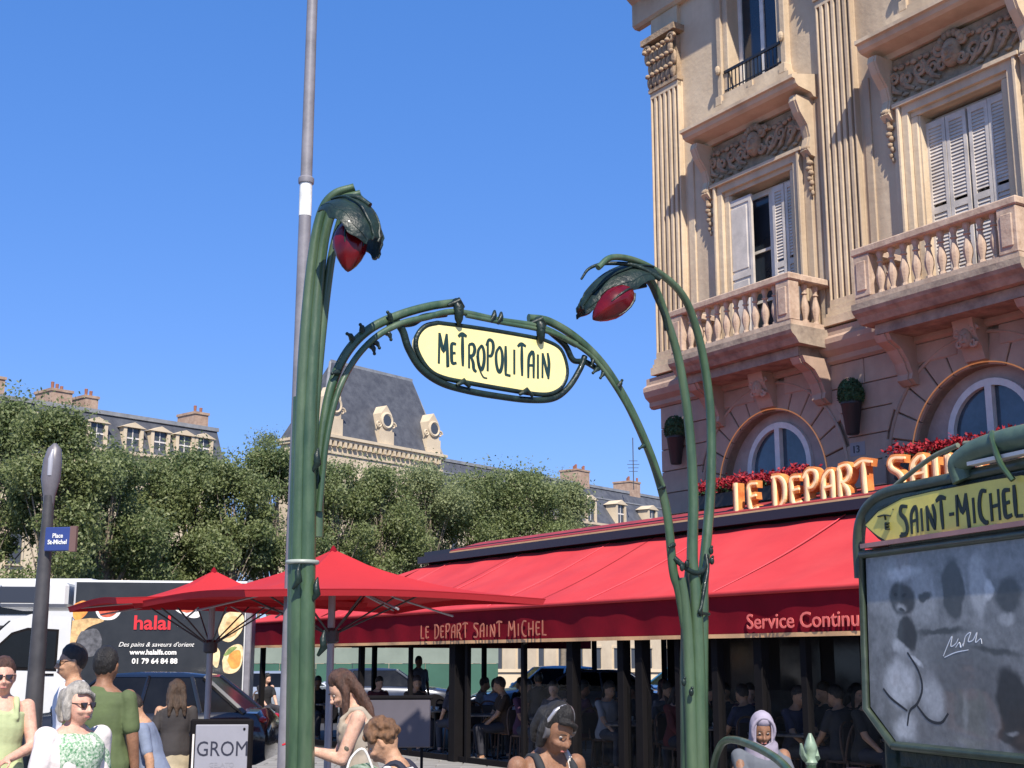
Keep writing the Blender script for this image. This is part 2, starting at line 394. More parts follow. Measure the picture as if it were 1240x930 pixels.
# arched windows: narrower round-headed casement in a pale panelled arch
M_apan = mat('arch_panel_paint', (.40, .30, .255), .7, .2, 3)
for cx in CEN + (11.2,):
    hw, zc = .74, ARCZ + .31
    A = arch_pts(cx, hw, 20, zc); B = arch_pts(cx, hw - .1, 20, zc)
    w = MB()
    for i in range(len(A) - 1): w.prism([A[i], A[i + 1], B[i + 1], B[i]], .14, .27)
    for sgn in (-1, 1): w.box(cx + sgn * (hw - .05) - .05, cx + sgn * (hw - .05) + .05, .14, .27, 3.5, zc)
    w.box(cx - .055, cx + .055, .13, .26, 3.5, zc + hw - .1)
    w.box(cx - hw + .1, cx - .055, .15, .26, 4.40, 4.44); w.box(cx + .055, cx + hw - .1, .15, .26, 4.40, 4.44)
    fr = w.build('arched_window', M_white, bld)
    p = MB(); A2 = arch_pts(cx, ARCR, 24)
    for i in range(len(A2) - 1):
        a, b = A2[i], A2[i + 1]; mx = (a[0] + b[0]) / 2
        if abs(mx - cx) > hw - .03: p.prism([a, b, (b[0], 3.5), (a[0], 3.5)], .2, .3)
        else:
            f_ = lambda x: zc + math.sqrt(max(0, (hw - .03) ** 2 - (x - cx) ** 2)); p.prism([a, b, (b[0], f_(b[0])), (a[0], f_(a[0]))], .2, .3)
    p.build('arch_panel', M_apan, fr)
    for sg in (-1, 1):
        q = MB(); x0, x1 = (cx - hw + .1, cx - .05) if sg < 0 else (cx + .05, cx + hw - .1); n = 8; P = []
        for k in range(n + 1): x = x0 + (x1 - x0) * k / n; P.append((x, zc + math.sqrt(max(0, (hw - .08) ** 2 - (x - cx) ** 2))))
        q.prism([(x0, 3.5)] + P + [(x1, 3.5)], .215, .22); q.build('pane', M_glass_b, fr)
    for sg in (-1, 1):
        cr = MB()
        for k in range(8): x = cx + sg * (.12 + .06 * k); cr.tube([(x, .27, 3.8), (x + .01, .28 + .01 * (k % 2), zc + .3)], .03, 6)
        cr.build('curtain', M_curtain, fr)
    t = MB(); t.tube([(x, -.045, z) for x, z in arch_pts(cx, ARCR + .03, 40)], .011, 6); t.build('light_tube', M_neon, fr)
    t = MB(); t.tube([(x, -.03, z) for x, z in arch_pts(cx, RO + .0, 40)], .03, 6); t.build('arch_moulding', M_stone2, bld)
# string course over the arches and corner plinth mouldings
def mould(u0, u1, prof, ends=True):
    """prof = [(projection, z), ...] closed by the wall; swept along u"""
    P = [(-.0 + .02, prof[0][1])] + [(-p, z) for p, z in prof] + [(.02, prof[-1][1])]
    b = MB(); b.prism(P, u0, u1, 'x'); return b
b = mould(-.22, 15, [(.05, 6.22), (.10, 6.26), (.10, 6.34), (.2, 6.42), (.24, 6.52), (.24, 6.60), (.16, 6.66), (.16, 6.78), (.05, 6.82)])
b.box(-.22, .02, -.05, 9.6, 6.26, 6.6)
b.build('string_course', M_stone2, bld)
b = mould(-.42, 15, [(.1, 13.95), (.16, 14.0), (.16, 14.45), (.3, 14.55), (.5, 14.62), (.72, 14.7), (.74, 14.92), (.8, 15.0), (.8, 15.1)])
b.box(-.42, .02, -.1, 9.8, 14.62, 15.1); b.build('roof_cornice', M_stone, bld)
b = MB()
for i in range(46): b.box(.02 + i * .32, .16 + i * .32, -.42, -.1, 14.4, 14.56)
b.build('dentil', M_stone, bld)['kind'] = 'stuff'
# pilasters
def pilaster(u0, u1, zb=6.82, zt=12.4):
    p = MB(); p.box(u0 - .08, u1 + .08, -.2, .01, zb, zb + .14); p.box(u0 - .05, u1 + .05, -.17, .01, zb + .14, zb + .2); p.box(u0 - .03, u1 + .03, -.15, .01, zb + .2, zb + .3)
    p.box(u0, u1, -.04, .01, zb + .3, zt)
    root = p.build('pilaster', M_stone, bld)
    nf = 6; wd = (u1 - u0) / nf
    f = MB()
    for k in range(nf + 1):
        x = u0 + k * wd; a = max(u0, x - .034); c = min(u1, x + .034)
        f.bbox(a, c, -.12, -.035, zb + .3, zt, .008)
    f.box(u0, u1, -.121, -.035, zt - .12, zt); f.box(u0, u1, -.121, -.035, zb + .3, zb + .42)
    f.build('fluting', M_stone, root)
    cp = MB(); cp.box(u0 - .02, u1 + .02, -.15, .01, zt, zt + .08); cp.box(u0 + .03, u1 - .03, -.1, .01, zt + .08, zt + .92)
    rn = random.Random(int(u0 * 10))
    for row in range(3):
        for k in range(6):
            x = u0 + (k + .5 * (row % 2) + .25) * (u1 - u0) / 6; z = zt + .12 + row * .24
            cp.sph((x, -.14 - .03 * row, z + .1), (.075, .05, .15), 8, 6)
            cp.sph((x, -.2 - .035 * row, z + .2), (.06, .05, .045), 7, 5)
    for s_ in (-1, 1):
        xx = u0 if s_ < 0 else u1
        sp = [(xx - s_ * .16 + s_ * .11 * math.cos(a) * (1 - a / 12) - 0 * a, -.22, zt + .84 + .11 * math.sin(a) * (1 - a / 12)) for a in [i * .5 for i in range(16)]]
        cp.tube([(p_[0] + s_ * .1, p_[1], p_[2]) for p_ in sp], .035, 7)
    cp.box(u0 - .09, u1 + .09, -.27, .01, zt + .98, zt + 1.1)
    cp.build('capital', M_carved, root, smooth=40)
    e = MB(); e.box(u0 + .02, u1 - .02, -.08, .01, zt + 1.1, 13.97); e.build('entablature_block', M_stone, root)
pilaster(.04, .86); pilaster(4.38, 5.12); pilaster(8.8, 9.54)
# recessed panel lines on the wall between pilaster and window surround
for (a, b2) in ((.95, 1.12), (4.1, 4.2), (5.2, 5.34), (8.5, 8.62)):
    q = MB(); q.bbox(a, b2, -.03, .01, 6.85, 10.7 if a in (.95, 5.2) else 10.7, .01); q.build('wall_strip', M_stone, bld)
def scroll(mb, cx, cz, y, r, turns=1.4, s=1, th=.022, a0=0):
    pts = []
    for i in range(22):
        t = i / 21; a = a0 + s * t * turns * 2 * PI; rad = r * (1 - .8 * t); pts.append((cx + rad * math.cos(a), y, cz + rad * math.sin(a)))
    mb.tube(pts, [th * (1.2 - .5 * i / 21) for i in range(22)], 6)
def mask_face(mb, cx, y, cz, s=1.0):
    mb.sph((cx, y, cz), (.13 * s, .1 * s, .18 * s), 12, 9)
    mb.sph((cx, y - .09 * s, cz - .01 * s), (.025 * s, .04 * s, .055 * s), 7, 5)
    mb.sph((cx, y - .07 * s, cz - .1 * s), (.05 * s, .035 * s, .02 * s), 7, 5)
    for q in (-1, 1):
        mb.sph((cx + q * .05 * s, y - .07 * s, cz + .05 * s), (.035 * s, .03 * s, .014 * s), 7, 5); mb.sph((cx + q * .055 * s, y - .06 * s, cz - .03 * s), (.04 * s, .035 * s, .05 * s), 7, 5)
        scroll(mb, cx + q * .17 * s, cz + .12 * s, y + .01, .09 * s, 1.3, q, .03 * s)
        scroll(mb, cx + q * .14 * s, cz - .1 * s, y + .01, .08 * s, 1.2, -q, .03 * s)
    for k in range(7):
        a = PI * (k + .5) / 7; mb.sph((cx + .16 * s * math.cos(a), y - .0, cz + .1 * s + .14 * s * math.sin(a)), .055 * s, 7, 5)
def window_bay(cx, shut):
    w0, w1 = cx - .75, cx + .75
    s = MB()      # moulded surround
    for q in (-1, 1):
        for k, (a, b_, pj) in enumerate(((.75, .87, .05), (.87, 1.0, .11), (1.0, 1.06, .16), (1.06, 1.22, .06))):
            x0, x1 = sorted((cx + q * a, cx + q * b_)); s.bbox(x0, x1, -pj, .012, 6.86, 9.72 + (.0 if k == 0 else .12 * k), .012)
    for (a, z0, z1, pj) in ((.75, 9.72, 9.80, .05), (.87, 9.80, 9.93, .11), (1.0, 9.93, 9.99, .17)):
        s.box(cx - a - .115, cx + a + .115, -pj - .002, .012, z0, z1)
    s.box(cx - .75, cx - .72, -.02, .34, 6.8, 9.72); s.box(cx + .72, cx + .75, -.02, .34, 6.8, 9.72)
    s.build('window_surround', M_stone, bld)
    # carved frieze with a mask and scrolls
    f = MB(); f.box(cx - 1.25, cx + 1.25, -.045, .01, 10.0, 10.75)
    fr = f.build('frieze', M_carved, bld)
    f = MB(); mask_face(f, cx, -.12, 10.42, 1.25)
    for q in (-1, 1):
        for k in range(4):
            x = cx + q * (.38 + .24 * k); scroll(f, x, 10.36 + .06 * (k % 2), -.08, .14 - .015 * k, 1.5, q if k % 2 else -q, .034, a0=k)
            f.tube([(x - q * .12, -.06, 10.16), (x, -.09, 10.22), (x + q * .12, -.06, 10.5)], [.03, .045, .02], 6)
            f.sph((x + q * .1, -.08, 10.58), (.06, .04, .05), 7, 5); f.sph((x - q * .03, -.08, 10.6), (.045, .035, .04), 7, 5)
            f.sph((x + q * .06, -.07, 10.12), (.07, .035, .035), 7, 5)
    f.build('carving', M_carved, fr, smooth=50)
    # cornice on two consoles
    P = [(.02, 10.78), (-.1, 10.78), (-.16, 10.84), (-.44, 10.88), (-.5, 10.92), (-.52, 10.99), (-.58, 11.0), (-.58, 11.06), (.02, 11.2)]
    c = MB(); c.prism(P, cx - 1.42, cx + 1.42, 'x'); c.build('window_cornice', M_stone, bld)
    for q in (-1, 1):
        x = cx + q * 1.24
        prof = [(.02, 10.78), (-.40, 10.78), (-.42, 10.68), (-.34, 10.5), (-.18, 10.3), (-.13, 10.1), (-.17, 9.96), (-.2, 9.86), (-.12, 9.78), (.02, 9.76)]
        b = MB(); b.prism(prof, x - .085, x + .085, 'x'); b.prism([(p[0] - .012, p[1]) for p in prof[1:8]] + [(0, 9.86), (0, 10.77)], x - .045, x + .045, 'x')
        kk = b.build('console', M_stone, bld)
        d = MB()
        for k in range(7): d.sph((x + .018 * (-1) ** k, -.1 + .006 * k, 9.66 - .085 * k), (.065 - .005 * k, .06 - .005 * k, .05), 8, 6)
        d.sph((x, -.17, 9.9), (.1, .05, .05), 8, 6); d.tube([(x, -.14, 9.9), (x, -.1, 9.6)], .035, 6)
        d.build('drop', M_carved, kk, smooth=50)
    # casement
    c = MB(); yy = .24
    for x in (w0 + .05, w1 - .05): c.box(x - .05, x + .05, yy, yy + .08, 6.8, 9.7)
    c.box(w0, w1, yy, yy + .08, 9.6, 9.7); c.box(cx - .05, cx + .05, yy - .01, yy + .08, 6.8, 9.6)
    for z in (7.7, 8.6): c.box(w0 + .1, w1 - .1, yy + .01, yy + .07, z, z + .05)
    fr = c.build('window', M_white, bld)
    for q in (-1, 1):
        p = MB(); x0, x1 = sorted((cx + q * .05, cx + q * .65)); p.box(x0, x1, yy + .04, yy + .05, 6.8, 9.6); p.build('pane', M_glass_d, fr)
    def leaf(x0, x1, yf, slats=True):
        l = MB(); t = .05; ww = x1 - x0
        l.box(x0, x0 + .06, yf, yf + t, 6.9, 9.6); l.box(x1 - .06, x1, yf, yf + t, 6.9, 9.6)
        for z in (6.9, 8.15, 9.5): l.box(x0 + .06, x1 - .06, yf + .001, yf + t, z, z + .1)
        if slats:
            n = 46
            for k in range(n):
                z = 7.0 + k * 2.5 / n
                if abs(z - 8.19) < .08: continue
                l.add([(x0 + .06, yf + .005, z), (x1 - .06, yf + .005, z), (x1 - .06, yf + .028, z + .062), (x0 + .06, yf + .028, z + .062), (x0 + .06, yf + .012, z - .006), (x1 - .06, yf + .012, z - .006), (x1 - .06, yf + .036, z + .056), (x0 + .06, yf + .036, z + .056)],
                      [(0, 1, 2, 3), (7, 6, 5, 4), (0, 4, 5, 1), (2, 6, 7, 3)])
        else:
            l.box(x0 + .06, x1 - .06, yf + .015, yf + .035, 6.95, 9.55)
            for za, zb in ((7.05, 8.1), (8.3, 9.45)):
                l.bbox(x0 + .12, x1 - .12, yf + .003, yf + .03, za, zb, .01)
        return l.build('shutter', M_shut, fr)
    if shut == 'open':
        leaf(w0 - .12, w0 + .52, -.03, False); leaf(cx + .18, cx + .46, .08); leaf(cx + .47, w1 - .02, .09)
    elif shut == 'closed':
        leaf(w0 + .01, w0 + .37, .10); leaf(w0 + .38, cx - .012, .105); leaf(cx + .03, cx + .37, .105); leaf(cx + .38, w1 - .01, .10)
window_bay(CEN[0], 'open'); window_bay(CEN[1], 'closed'); window_bay(11.2, 'closed')
def upper_window(cx):
    a, b_ = cx - .61, cx + .61
    s = MB()
    for q in (-1, 1):
        x0, x1 = sorted((cx + q * .61, cx + q * .74)); s.bbox(x0, x1, -.07, .012, 11.6, 14.0, .01)
        x0, x1 = sorted((cx + q * .74, cx + q * .86)); s.bbox(x0, x1, -.12, .012, 11.5, 13.95, .012)
        s.bbox(x0 - .02, x1 + .02, -.17, .012, 11.42, 11.6, .012)
        s.sph((cx + q * .8, -.16, 12.1), (.06, .05, .09), 8, 6)
    s.box(cx - .98, cx + .98, -.2, .012, 11.3, 11.40); s.box(cx - .9, cx + .9, -.16, .012, 11.40, 11.48)
    s.box(cx - .8, cx + .8, -.12, .012, 11.48, 11.62); s.box(cx - .06, cx + .06, -.15, -.1, 11.49, 11.6)
    s.build('window_surround', M_stone, bld)
    c = MB(); yy = .2
    for x in (a + .05, b_ - .05, cx): c.box(x - .045, x + .045, yy, yy + .07, 11.62, 14)
    fr = c.build('window', M_white, bld)
    for q in (-1, 1):
        p = MB(); x0, x1 = sorted((cx + q * .045, cx + q * .52)); p.box(x0, x1, yy + .03, yy + .04, 11.62, 14); p.build('pane', M_glass_d, fr)
    cu = MB()
    for k in range(5): cu.tube([(a + .12 + k * .05, yy + .1, 11.65), (a + .12 + k * .05, yy + .1, 14)], .03, 6)
    cu.build('curtain', M_curtain, fr)
    r = MB(); r.box(a - .1, b_ + .1, -.1, -.06, 12.02, 12.07); r.box(a - .1, b_ + .1, -.09, -.07, 11.68, 11.70)
    for k in range(14): x = a + k * 1.22 / 13; r.box(x - .008, x + .008, -.088, -.072, 11.62, 12.03)
    r.build('rail', M_black, bld)
for cx in (2.81, 7.01, 11.0): upper_window(cx)
# balconies: slab, mouldings, pedestals, balusters (each a part of the balcony)
bal_prof = [(.05, 0), (.05, .05), (.032, .06), (.036, .1), (.06, .2), (.062, .27), (.045, .36), (.028, .44), (.03, .47), (.045, .48), (.045, .5), (.03, .51), (.034, .55), (.05, .6), (.05, .64)]
bmesh_b = MB()
def square_baluster():
    b = MB(); b.lathe([(r * 1.12, z) for r, z in bal_prof], 8); return b
def balcony(u0, u1, pr=.92):
    s = MB(); zs = 6.62
    P = [(.0, zs - .16), (-(pr - .12), zs - .14), (-(pr - .05), zs - .05), (-(pr + .02), zs), (-(pr + .05), zs + .05), (-(pr + .05), zs + .14), (.0, zs + .14)]
    s.prism(P, u0 - .04, u1 + .04, 'x')
    s.box(u0 + .12, u1 - .12, -(pr - .25), 0, zs - .3, zs - .15)
    root = s.build('balcony', M_slab, bld)
    k = MB(); z0 = zs + .14
    k.box(u0, u1, -pr, -pr + .2, z0, z0 + .09); k.box(u1 - .2, u1, -pr + .2, 0, z0, z0 + .09); k.box(u0, u0 + .2, -pr + .2, 0, z0, z0 + .09); k.build('plinth', M_balus, root)
    k = MB(); zt = z0 + .73
    k.bbox(u0 - .03, u1 + .03, -pr - .03, -pr + .24, zt, zt + .12, .02); k.bbox(u1 - .23, u1 + .03, -pr + .241, 0, zt, zt + .118, .02); k.bbox(u0 - .03, u0 + .23, -pr + .241, 0, zt, zt + .118, .02)
    k.build('handrail', M_balus, root)
    for x in (u0 + .15, u1 - .15):
        p = MB(); p.bbox(x - .15, x + .15, -pr - .01, -pr + .21, z0 + .09, zt, .012); p.bbox(x - .09, x + .09, -pr - .03, -pr, z0 + .18, zt - .1, .012); p.build('pedestal', M_balus, root)
    n = max(2, round((u1 - u0 - .7) / .215)); proto = None
    for i in range(n):
        x = u0 + .42 + i * (u1 - u0 - .84) / (n - 1)
        if proto is None: proto = square_baluster().build('baluster', M_balus, root, smooth=35, loc=(x, -pr + .1, z0 + .09))
        else: dup(proto, root, (x, -pr + .1, z0 + .09))
    for uu in (u1 - .1, u0 + .1):
        for j in range(2): dup(proto, root, (uu, -pr + .42 + j * .24, z0 + .09))
    for x in (u0 + .2, u1 - .2):
        prof = [(.02, zs - .3), (-(pr - .28), zs - .3), (-(pr - .34), zs - .4), (-.38, zs - .5), (-.24, zs - .68), (-.17, zs - .84), (-.19, zs - .93), (-.09, zs - 1.0), (.02, zs - 1.02)]
        b = MB(); b.prism(prof, x - .14, x + .14, 'x'); b.prism([(p[0] - .02, p[1] - .01) for p in prof[1:8]] + [(0, zs - .9), (0, zs - .32)], x - .07, x + .07, 'x'); b.build('bracket', M_stone2, root)
    c = (u0 + u1) / 2
    kb = MB(); kb.prism([(.02, zs - .3), (-.36, zs - .3), (-.32, zs - .48), (-.18, zs - .7), (-.12, zs - .86), (.02, zs - .88)], c - .17, c + .17, 'x'); mask_face(kb, c, -.30, zs - .56, .8)
    kb.build('keystone', M_stone2, root, smooth=40)
    for q in (-1, 1):
        mo = MB(); mo.bbox(c + q * .75 - .4, c + q * .75 + .4, -.05, .0, zs - .70, zs - .40, .02); mo.build('moulded_panel', M_stone2, root)
balcony(1.42, 4.3); balcony(5.62, 8.42); balcony(9.8, 12.6)
text_obj('house_number', '13', .16, M_black, bld, (4.6, -.04, 4.77), .01)
b = MB(); b.box(4.56, 4.86, -.036, -.02, 4.72, 4.93); b.build('number_plate', mat('number_enamel', (.25, .22, .22), .5), bld)

# topiary cones hung on the piers
M_leafd = mat('boxwood', (.04, .10, .035), .8, .4, 12, .6, 40, col2=(.02, .05, .02))
M_plast = mat('dark_planter', (.02, .018, .02), .5, .2, 6)
def wp(u, w, z): return Vector((BO[0] + .5446 * u - .8387 * w, BO[1] - .8387 * u - .5446 * w, z))
def leaves(mb, fn, n, s, rnd):
    for _ in range(n):
        c = Vector(fn()); d = Vector((rnd.gauss(0, 1), rnd.gauss(0, 1), rnd.gauss(0, 1))).normalized(); e = d.orthogonal().normalized(); f = d.cross(e)
        a = rnd.random() * 6.28; e2 = e * math.cos(a) + f * math.sin(a); f2 = d.cross(e2); k = s * (.6 + .8 * rnd.random())
        mb.add([c - e2 * k, c + f2 * k * .5, c + e2 * k, c - f2 * k * .5], [(0, 1, 2, 3)])
def topiary(u, z, lab):
    p = wp(u, .2, z); o = empty('hanging_planter', p, BR, lab, 'planter', 'clipped bushes in wall planters between the arches')
    b = MB(); b.lathe([(.085, 0), (.1, .02), (.155, .46), (.165, .47), (.165, .52), (.14, .52)], 14); b.build('pot', M_plast, o, smooth=40)
    r2 = random.Random(5); b = MB()
    def fn():
        a = r2.random() * 6.28; h = r2.random(); rr_ = .19 * math.sqrt(max(0, 1 - (h * 1.05 - .35) ** 2 / .6)); return (rr_ * math.cos(a), rr_ * math.sin(a), .5 + h * .36)
    leaves(b, fn, 900, .028, r2); b.lathe([(.15, .5), (.18, .6), (.16, .75), (.08, .83)], 10); b.build('bush', M_leafd, o)
    b = MB(); b.box(-.02, .02, .08, .2, .3, .36); b.build('hook', M_black, o)
topiary(4.78, 5.02, 'clipped round bush in a dark cone planter on the pier between the two arches')
topiary(.62, 5.08, 'clipped round bush in a dark cone planter on the corner pier behind the lamp stems')
# geranium boxes
M_ger = mat('geranium_red', (.40, .008, .018), .7, .3, 9, col2=(.2, .004, .012))
def flowers(u0, u1, z, lab):
    o = empty('flower_box', wp((u0 + u1) / 2, .35, z), BR, lab, 'flower box', 'red geranium boxes in front of the arched windows')
    L = (u1 - u0) / 2
    b = MB(); b.bbox(-L, L, -.12, .12, 0, .24, .01); b.build('trough', M_plast, o)
    r2 = random.Random(int(u0 * 7)); b = MB(); leaves(b, lambda: (r2.uniform(-L, L), r2.gauss(0, .12), .26 + abs(r2.gauss(0, .04))), 700, .04, r2); b.build('leaves', M_leafd, o)
    b = MB()
    for _ in range(int(150 * L)):
        c = Vector((r2.uniform(-L, L), r2.gauss(-.05, .13), .32 + abs(r2.gauss(0, .05)) + .05 * math.sin(r2.random() * 9)))
        leaves(b, lambda: c + Vector((r2.gauss(0, .035), r2.gauss(0, .035), r2.gauss(0, .03))), 16, .03, r2)
    b.build('blossoms', M_ger, o)
flowers(1.5, 4.15, 4.16, 'trough of red geraniums below the small arched window')
flowers(5.75, 8.4, 4.2, 'trough of red geraniums below the big arched window by the map board')
flowers(10.0, 12.4, 4.15, 'trough of red geraniums beyond the map board')

# ---------------------------------------------------------------- cafe terrace and awnings
ter = empty('cafe_terrace', (BO[0], BO[1], 0), BR, 'dark glazed cafe terrace frame wrapping the building corner under the awning', 'terrace')
UL, UR = -9.4, 13.0
b = MB(); b.box(-6.0, 13.2, -1.5, -.02, 3.62, 3.74); b.box(-6.0, .0, -.02, 5.5, 3.62, 3.74); b.build('roof', M_dark, ter)
b = MB(); b.box(-9.4, 13.0, -3.75, -1.5, 2.35, 2.42); b.box(-9.4, -6.0, -1.5, 5.5, 2.36, 2.43)
b.box(-6.0, 13.0, -1.56, -1.5, 2.42, 3.62); b.box(-6.06, -6.0, -1.5, 5.5, 2.43, 3.62)
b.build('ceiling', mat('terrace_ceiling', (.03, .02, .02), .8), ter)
b = MB(); b.box(-9.4, 13.0, -3.8, -3.72, 2.25, 2.38); b.box(-9.45, -9.37, -3.7, 5.5, 2.25, 2.38); b.build('beam', M_dark, ter)
def post(u, y, w_=.045, z1=2.36):
    b = MB(); b.bbox(-w_, w_, -w_, w_, 0, z1, .006); return b.build('post', M_dark, ter, loc=(u, y, 0))
pf = [(-9.4, .05), (-6.9, .035), (-4.55, .05), (-2.6, .035), (-.98, .1), (-.62, .04), (1.07, .04), (2.39, .08), (3.6, .07), (4.02, .08), (4.8, .05), (5.55, .06), (6.35, .07), (7.1, .05), (8.6, .05), (10.4, .05), (12.6, .05)]
for u, w_ in pf: post(u, -3.76, w_)
for u in (-9.2, -6.4, -3.6, -.9): post(u, 5.2, .05)
for y in (-1.0, 2.0): post(-9.4, y, .05)
M_clear = mat('clear_screen_glass', (.01, .012, .014), .03, alpha=.12, spec=.3)
fs = sorted(pf)
for i in range(len(fs) - 1):
    if fs[i][0] < .9: continue
    b = MB(); x0, x1 = fs[i][0] + fs[i][1], fs[i + 1][0] - fs[i + 1][1]
    if x1 - x0 < .1: continue
    b.box(x0, x1, -3.765, -3.755, .12, 1.3); b.build('glass_screen', M_clear, ter)
for i in range(len(fs) - 1): b = MB(); b.box(fs[i][0] + fs[i][1], fs[i + 1][0] - fs[i + 1][1], -3.79, -3.73, .0, .1); b.build('kick_rail', M_dark, ter)
# cafe interior: rear counter wall, doors, warm shelves
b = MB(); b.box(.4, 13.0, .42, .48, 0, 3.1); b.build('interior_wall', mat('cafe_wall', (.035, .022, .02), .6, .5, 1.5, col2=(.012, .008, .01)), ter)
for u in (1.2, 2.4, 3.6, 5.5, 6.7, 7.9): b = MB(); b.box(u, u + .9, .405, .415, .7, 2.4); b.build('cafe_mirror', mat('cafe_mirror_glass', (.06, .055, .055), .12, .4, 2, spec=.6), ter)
for k in range(6):
    u = 5.0 + k * 1.35; b = MB(); b.sph((u, -.6, 2.1), (.07, .07, .09), 8, 6); b.tube([(u, -.6, 2.18), (u, -.6, 2.36)], .006, 4); b.build('pendant', mat('pendant_shade', (.25, .08, .05), .4), ter)

awn = empty('awning', (BO[0], BO[1], 0), BR, 'long red fold-out canvas awning over the cafe terrace', 'awning')
# canvas: a separate length of cloth per awning arm pair, slightly sagging, with seams
def cloth(u0, u1, na=20, nb=10):
    vs, fs = [], []
    for i in range(na + 1):
        for j in range(nb + 1):
            a, t = i / na, j / nb; u = u0 + (u1 - u0) * a
            sag = .05 * math.sin(PI * t) + .008 * math.sin(PI * t) * math.sin(a * PI * 4)
            vs.append((u, -(1.55 + 2.5 * t), 3.62 - 1.14 * t - sag + .01 * math.sin(u * 5 + t * 4)))
    for i in range(na):
        for j in range(nb):
            k = i * (nb + 1) + j; fs.append((k, k + nb + 1, k + nb + 2, k + 1))
    n = len(vs); vs += [(x, y, z - .012) for x, y, z in vs]; fs += [tuple(q + n for q in f[::-1]) for f in fs]
    b = MB(); b.add(vs, fs); return b
us = [-6.0, -2.6, 1.6, 5.8, 9.4, 13.2]
for i in range(len(us) - 1): cloth(us[i] + .015, us[i + 1] - .015, 40, 14).build('canvas', M_red, awn, smooth=True)
sm = MB()
for k in range(7):
    u = -5.0 + k * 2.7
    pts = [(u, -(1.55 + 2.5 * t), 3.634 - 1.14 * t - .05 * math.sin(PI * t) ) for t in [j / 8 for j in range(9)]]
    sm = MB(); sm.tube(pts, .006, 4); sm.build('seam', mat('seam_red', (.72, .08, .10), .8), awn)
# hipped end of the awning at the far corner
def hip(side):
    A = Vector((-6.0, -1.55, 3.62)); B = Vector((-6.0, -4.05, 2.48)); Cc = Vector((-9.75, -4.05, 2.48)); D = Vector((-9.75, 5.5, 2.48)); E_ = Vector((-6.0, 5.5, 3.62))
    b = MB(); tri = [A, Cc, B] if side else [A, E_, D, Cc]
    n = len(tri); b.add(tri + [p - Vector((0, 0, .012)) for p in tri], [tuple(range(n)), tuple(range(2 * n - 1, n - 1, -1))]); return b
hip(True).build('canvas', M_red, awn); hip(False).build('canvas', M_red, awn)
b = MB(); b.box(-6.1, 13.2, -1.72, -1.5, 3.66, 3.80); b.box(-6.2, 13.2, -1.5, -1.4, 3.76, 3.92)
b.box(-6.1, -5.9, -1.5, 5.5, 3.66, 3.80); b.build('roller_case', mat('roller_case_black', (.02, .014, .022), .4), awn)
b = MB(); b.add([(-4.9, -1.62, 3.84), (13.2, -1.62, 3.84), (13.2, -1.1, 4.0), (-4.6, -1.1, 4.0), (-4.9, -1.62, 3.86), (13.2, -1.62, 3.86), (13.2, -1.1, 4.03), (-4.6, -1.1, 4.03), ],
  [(0, 1, 2, 3), (4, 7, 6, 5), (0, 4, 5, 1), (1, 5, 6, 2), (2, 6, 7, 3), (3, 7, 4, 0)]); b.build('rear_roof_strip', mat('red_roof_strip', (.30, .03, .035), .7, .2, 2), awn)
b = MB(); b.box(-4.9, 13.2, -1.64, -1.60, 3.81, 3.84); b.build('rail', M_trim, awn)
# front bar and valance
b = MB(); b.tube([(-9.75, -4.05, 2.47), (13.2, -4.05, 2.47)], .035, 8); b.tube([(-9.75, -4.05, 2.47), (-9.75, 5.5, 2.47)], .035, 8); b.build('front_bar', M_red, awn, smooth=True)
vs, fs = [], []
N = 260
for i in range(N + 1):
    u = -9.75 + 22.95 * i / N; w_ = .02 * math.sin(u * 3.1) + .012 * math.sin(u * 7.7)
    for z, kx in ((2.46, 0), (2.2, .55), (1.97, 1), (1.93, 1)): vs.append((u, -4.03 + .07 * kx + w_ * kx, z + (.004 * math.sin(u * 9) if z < 2 else 0)))
for i in range(N):
    for j in range(3): k = i * 4 + j; fs.append((k, k + 4, k + 5, k + 1))
n = len(vs); vs += [(x, y + .01, z) for x, y, z in vs]; fs += [tuple(q + n for q in f[::-1]) for f in fs]
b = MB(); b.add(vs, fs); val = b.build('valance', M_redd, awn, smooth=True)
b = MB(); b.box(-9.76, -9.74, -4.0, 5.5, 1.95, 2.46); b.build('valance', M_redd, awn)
b = MB()
for i in range(N): 
    u0 = -9.75 + 22.95 * i / N; u1 = -9.75 + 22.95 * (i + 1) / N; w0 = .02 * math.sin(u0 * 3.1) + .012 * math.sin(u0 * 7.7); w1 = .02 * math.sin(u1 * 3.1) + .012 * math.sin(u1 * 7.7)
    b.add([(u0, -3.978 + w0, 1.925), (u1, -3.978 + w1, 1.925), (u1, -3.982 + w1, 1.975), (u0, -3.982 + w0, 1.975)], [(0, 1, 2, 3)])
b.build('valance_trim', M_trim, val)
M_vlet = mat('valance_lettering', (.40, .13, .08), .8, .2, 8)
M_vlet2 = mat('valance_lettering_pale', (.70, .14, .12), .8)
def stroke_text(name, text, x0, x1, z0, h, y, m, parent, stroke=.13, gap=.12, depth=.006, each=False, xs=None):
    lay, W = lettering(text, 1, gap); kx = (x1 - x0) / W
    out = []
    mb = MB()
    for ch, st in lay:
        if each: mb = MB()
        for q in st: ribbon(mb, [(x0 + p[0] * kx, z0 + p[1] * h) for p in q], stroke * min(kx, h), y - depth, y)
        if each and st: out.append(mb.build(name, m, parent))
    if not each: return mb.build(name, m, parent)
    return out
stroke_text('lettering', 'LE DEPART SAINT MICHEL', -1.75, 2.1, 2.02, .23, -4.04, M_vlet, val, stroke=.13)
text_obj('lettering', 'Service Continu', .255, M_vlet2, val, (6.38, -4.015, 2.03), .008, 1.1, bold=.002)
for k in range(5): pass
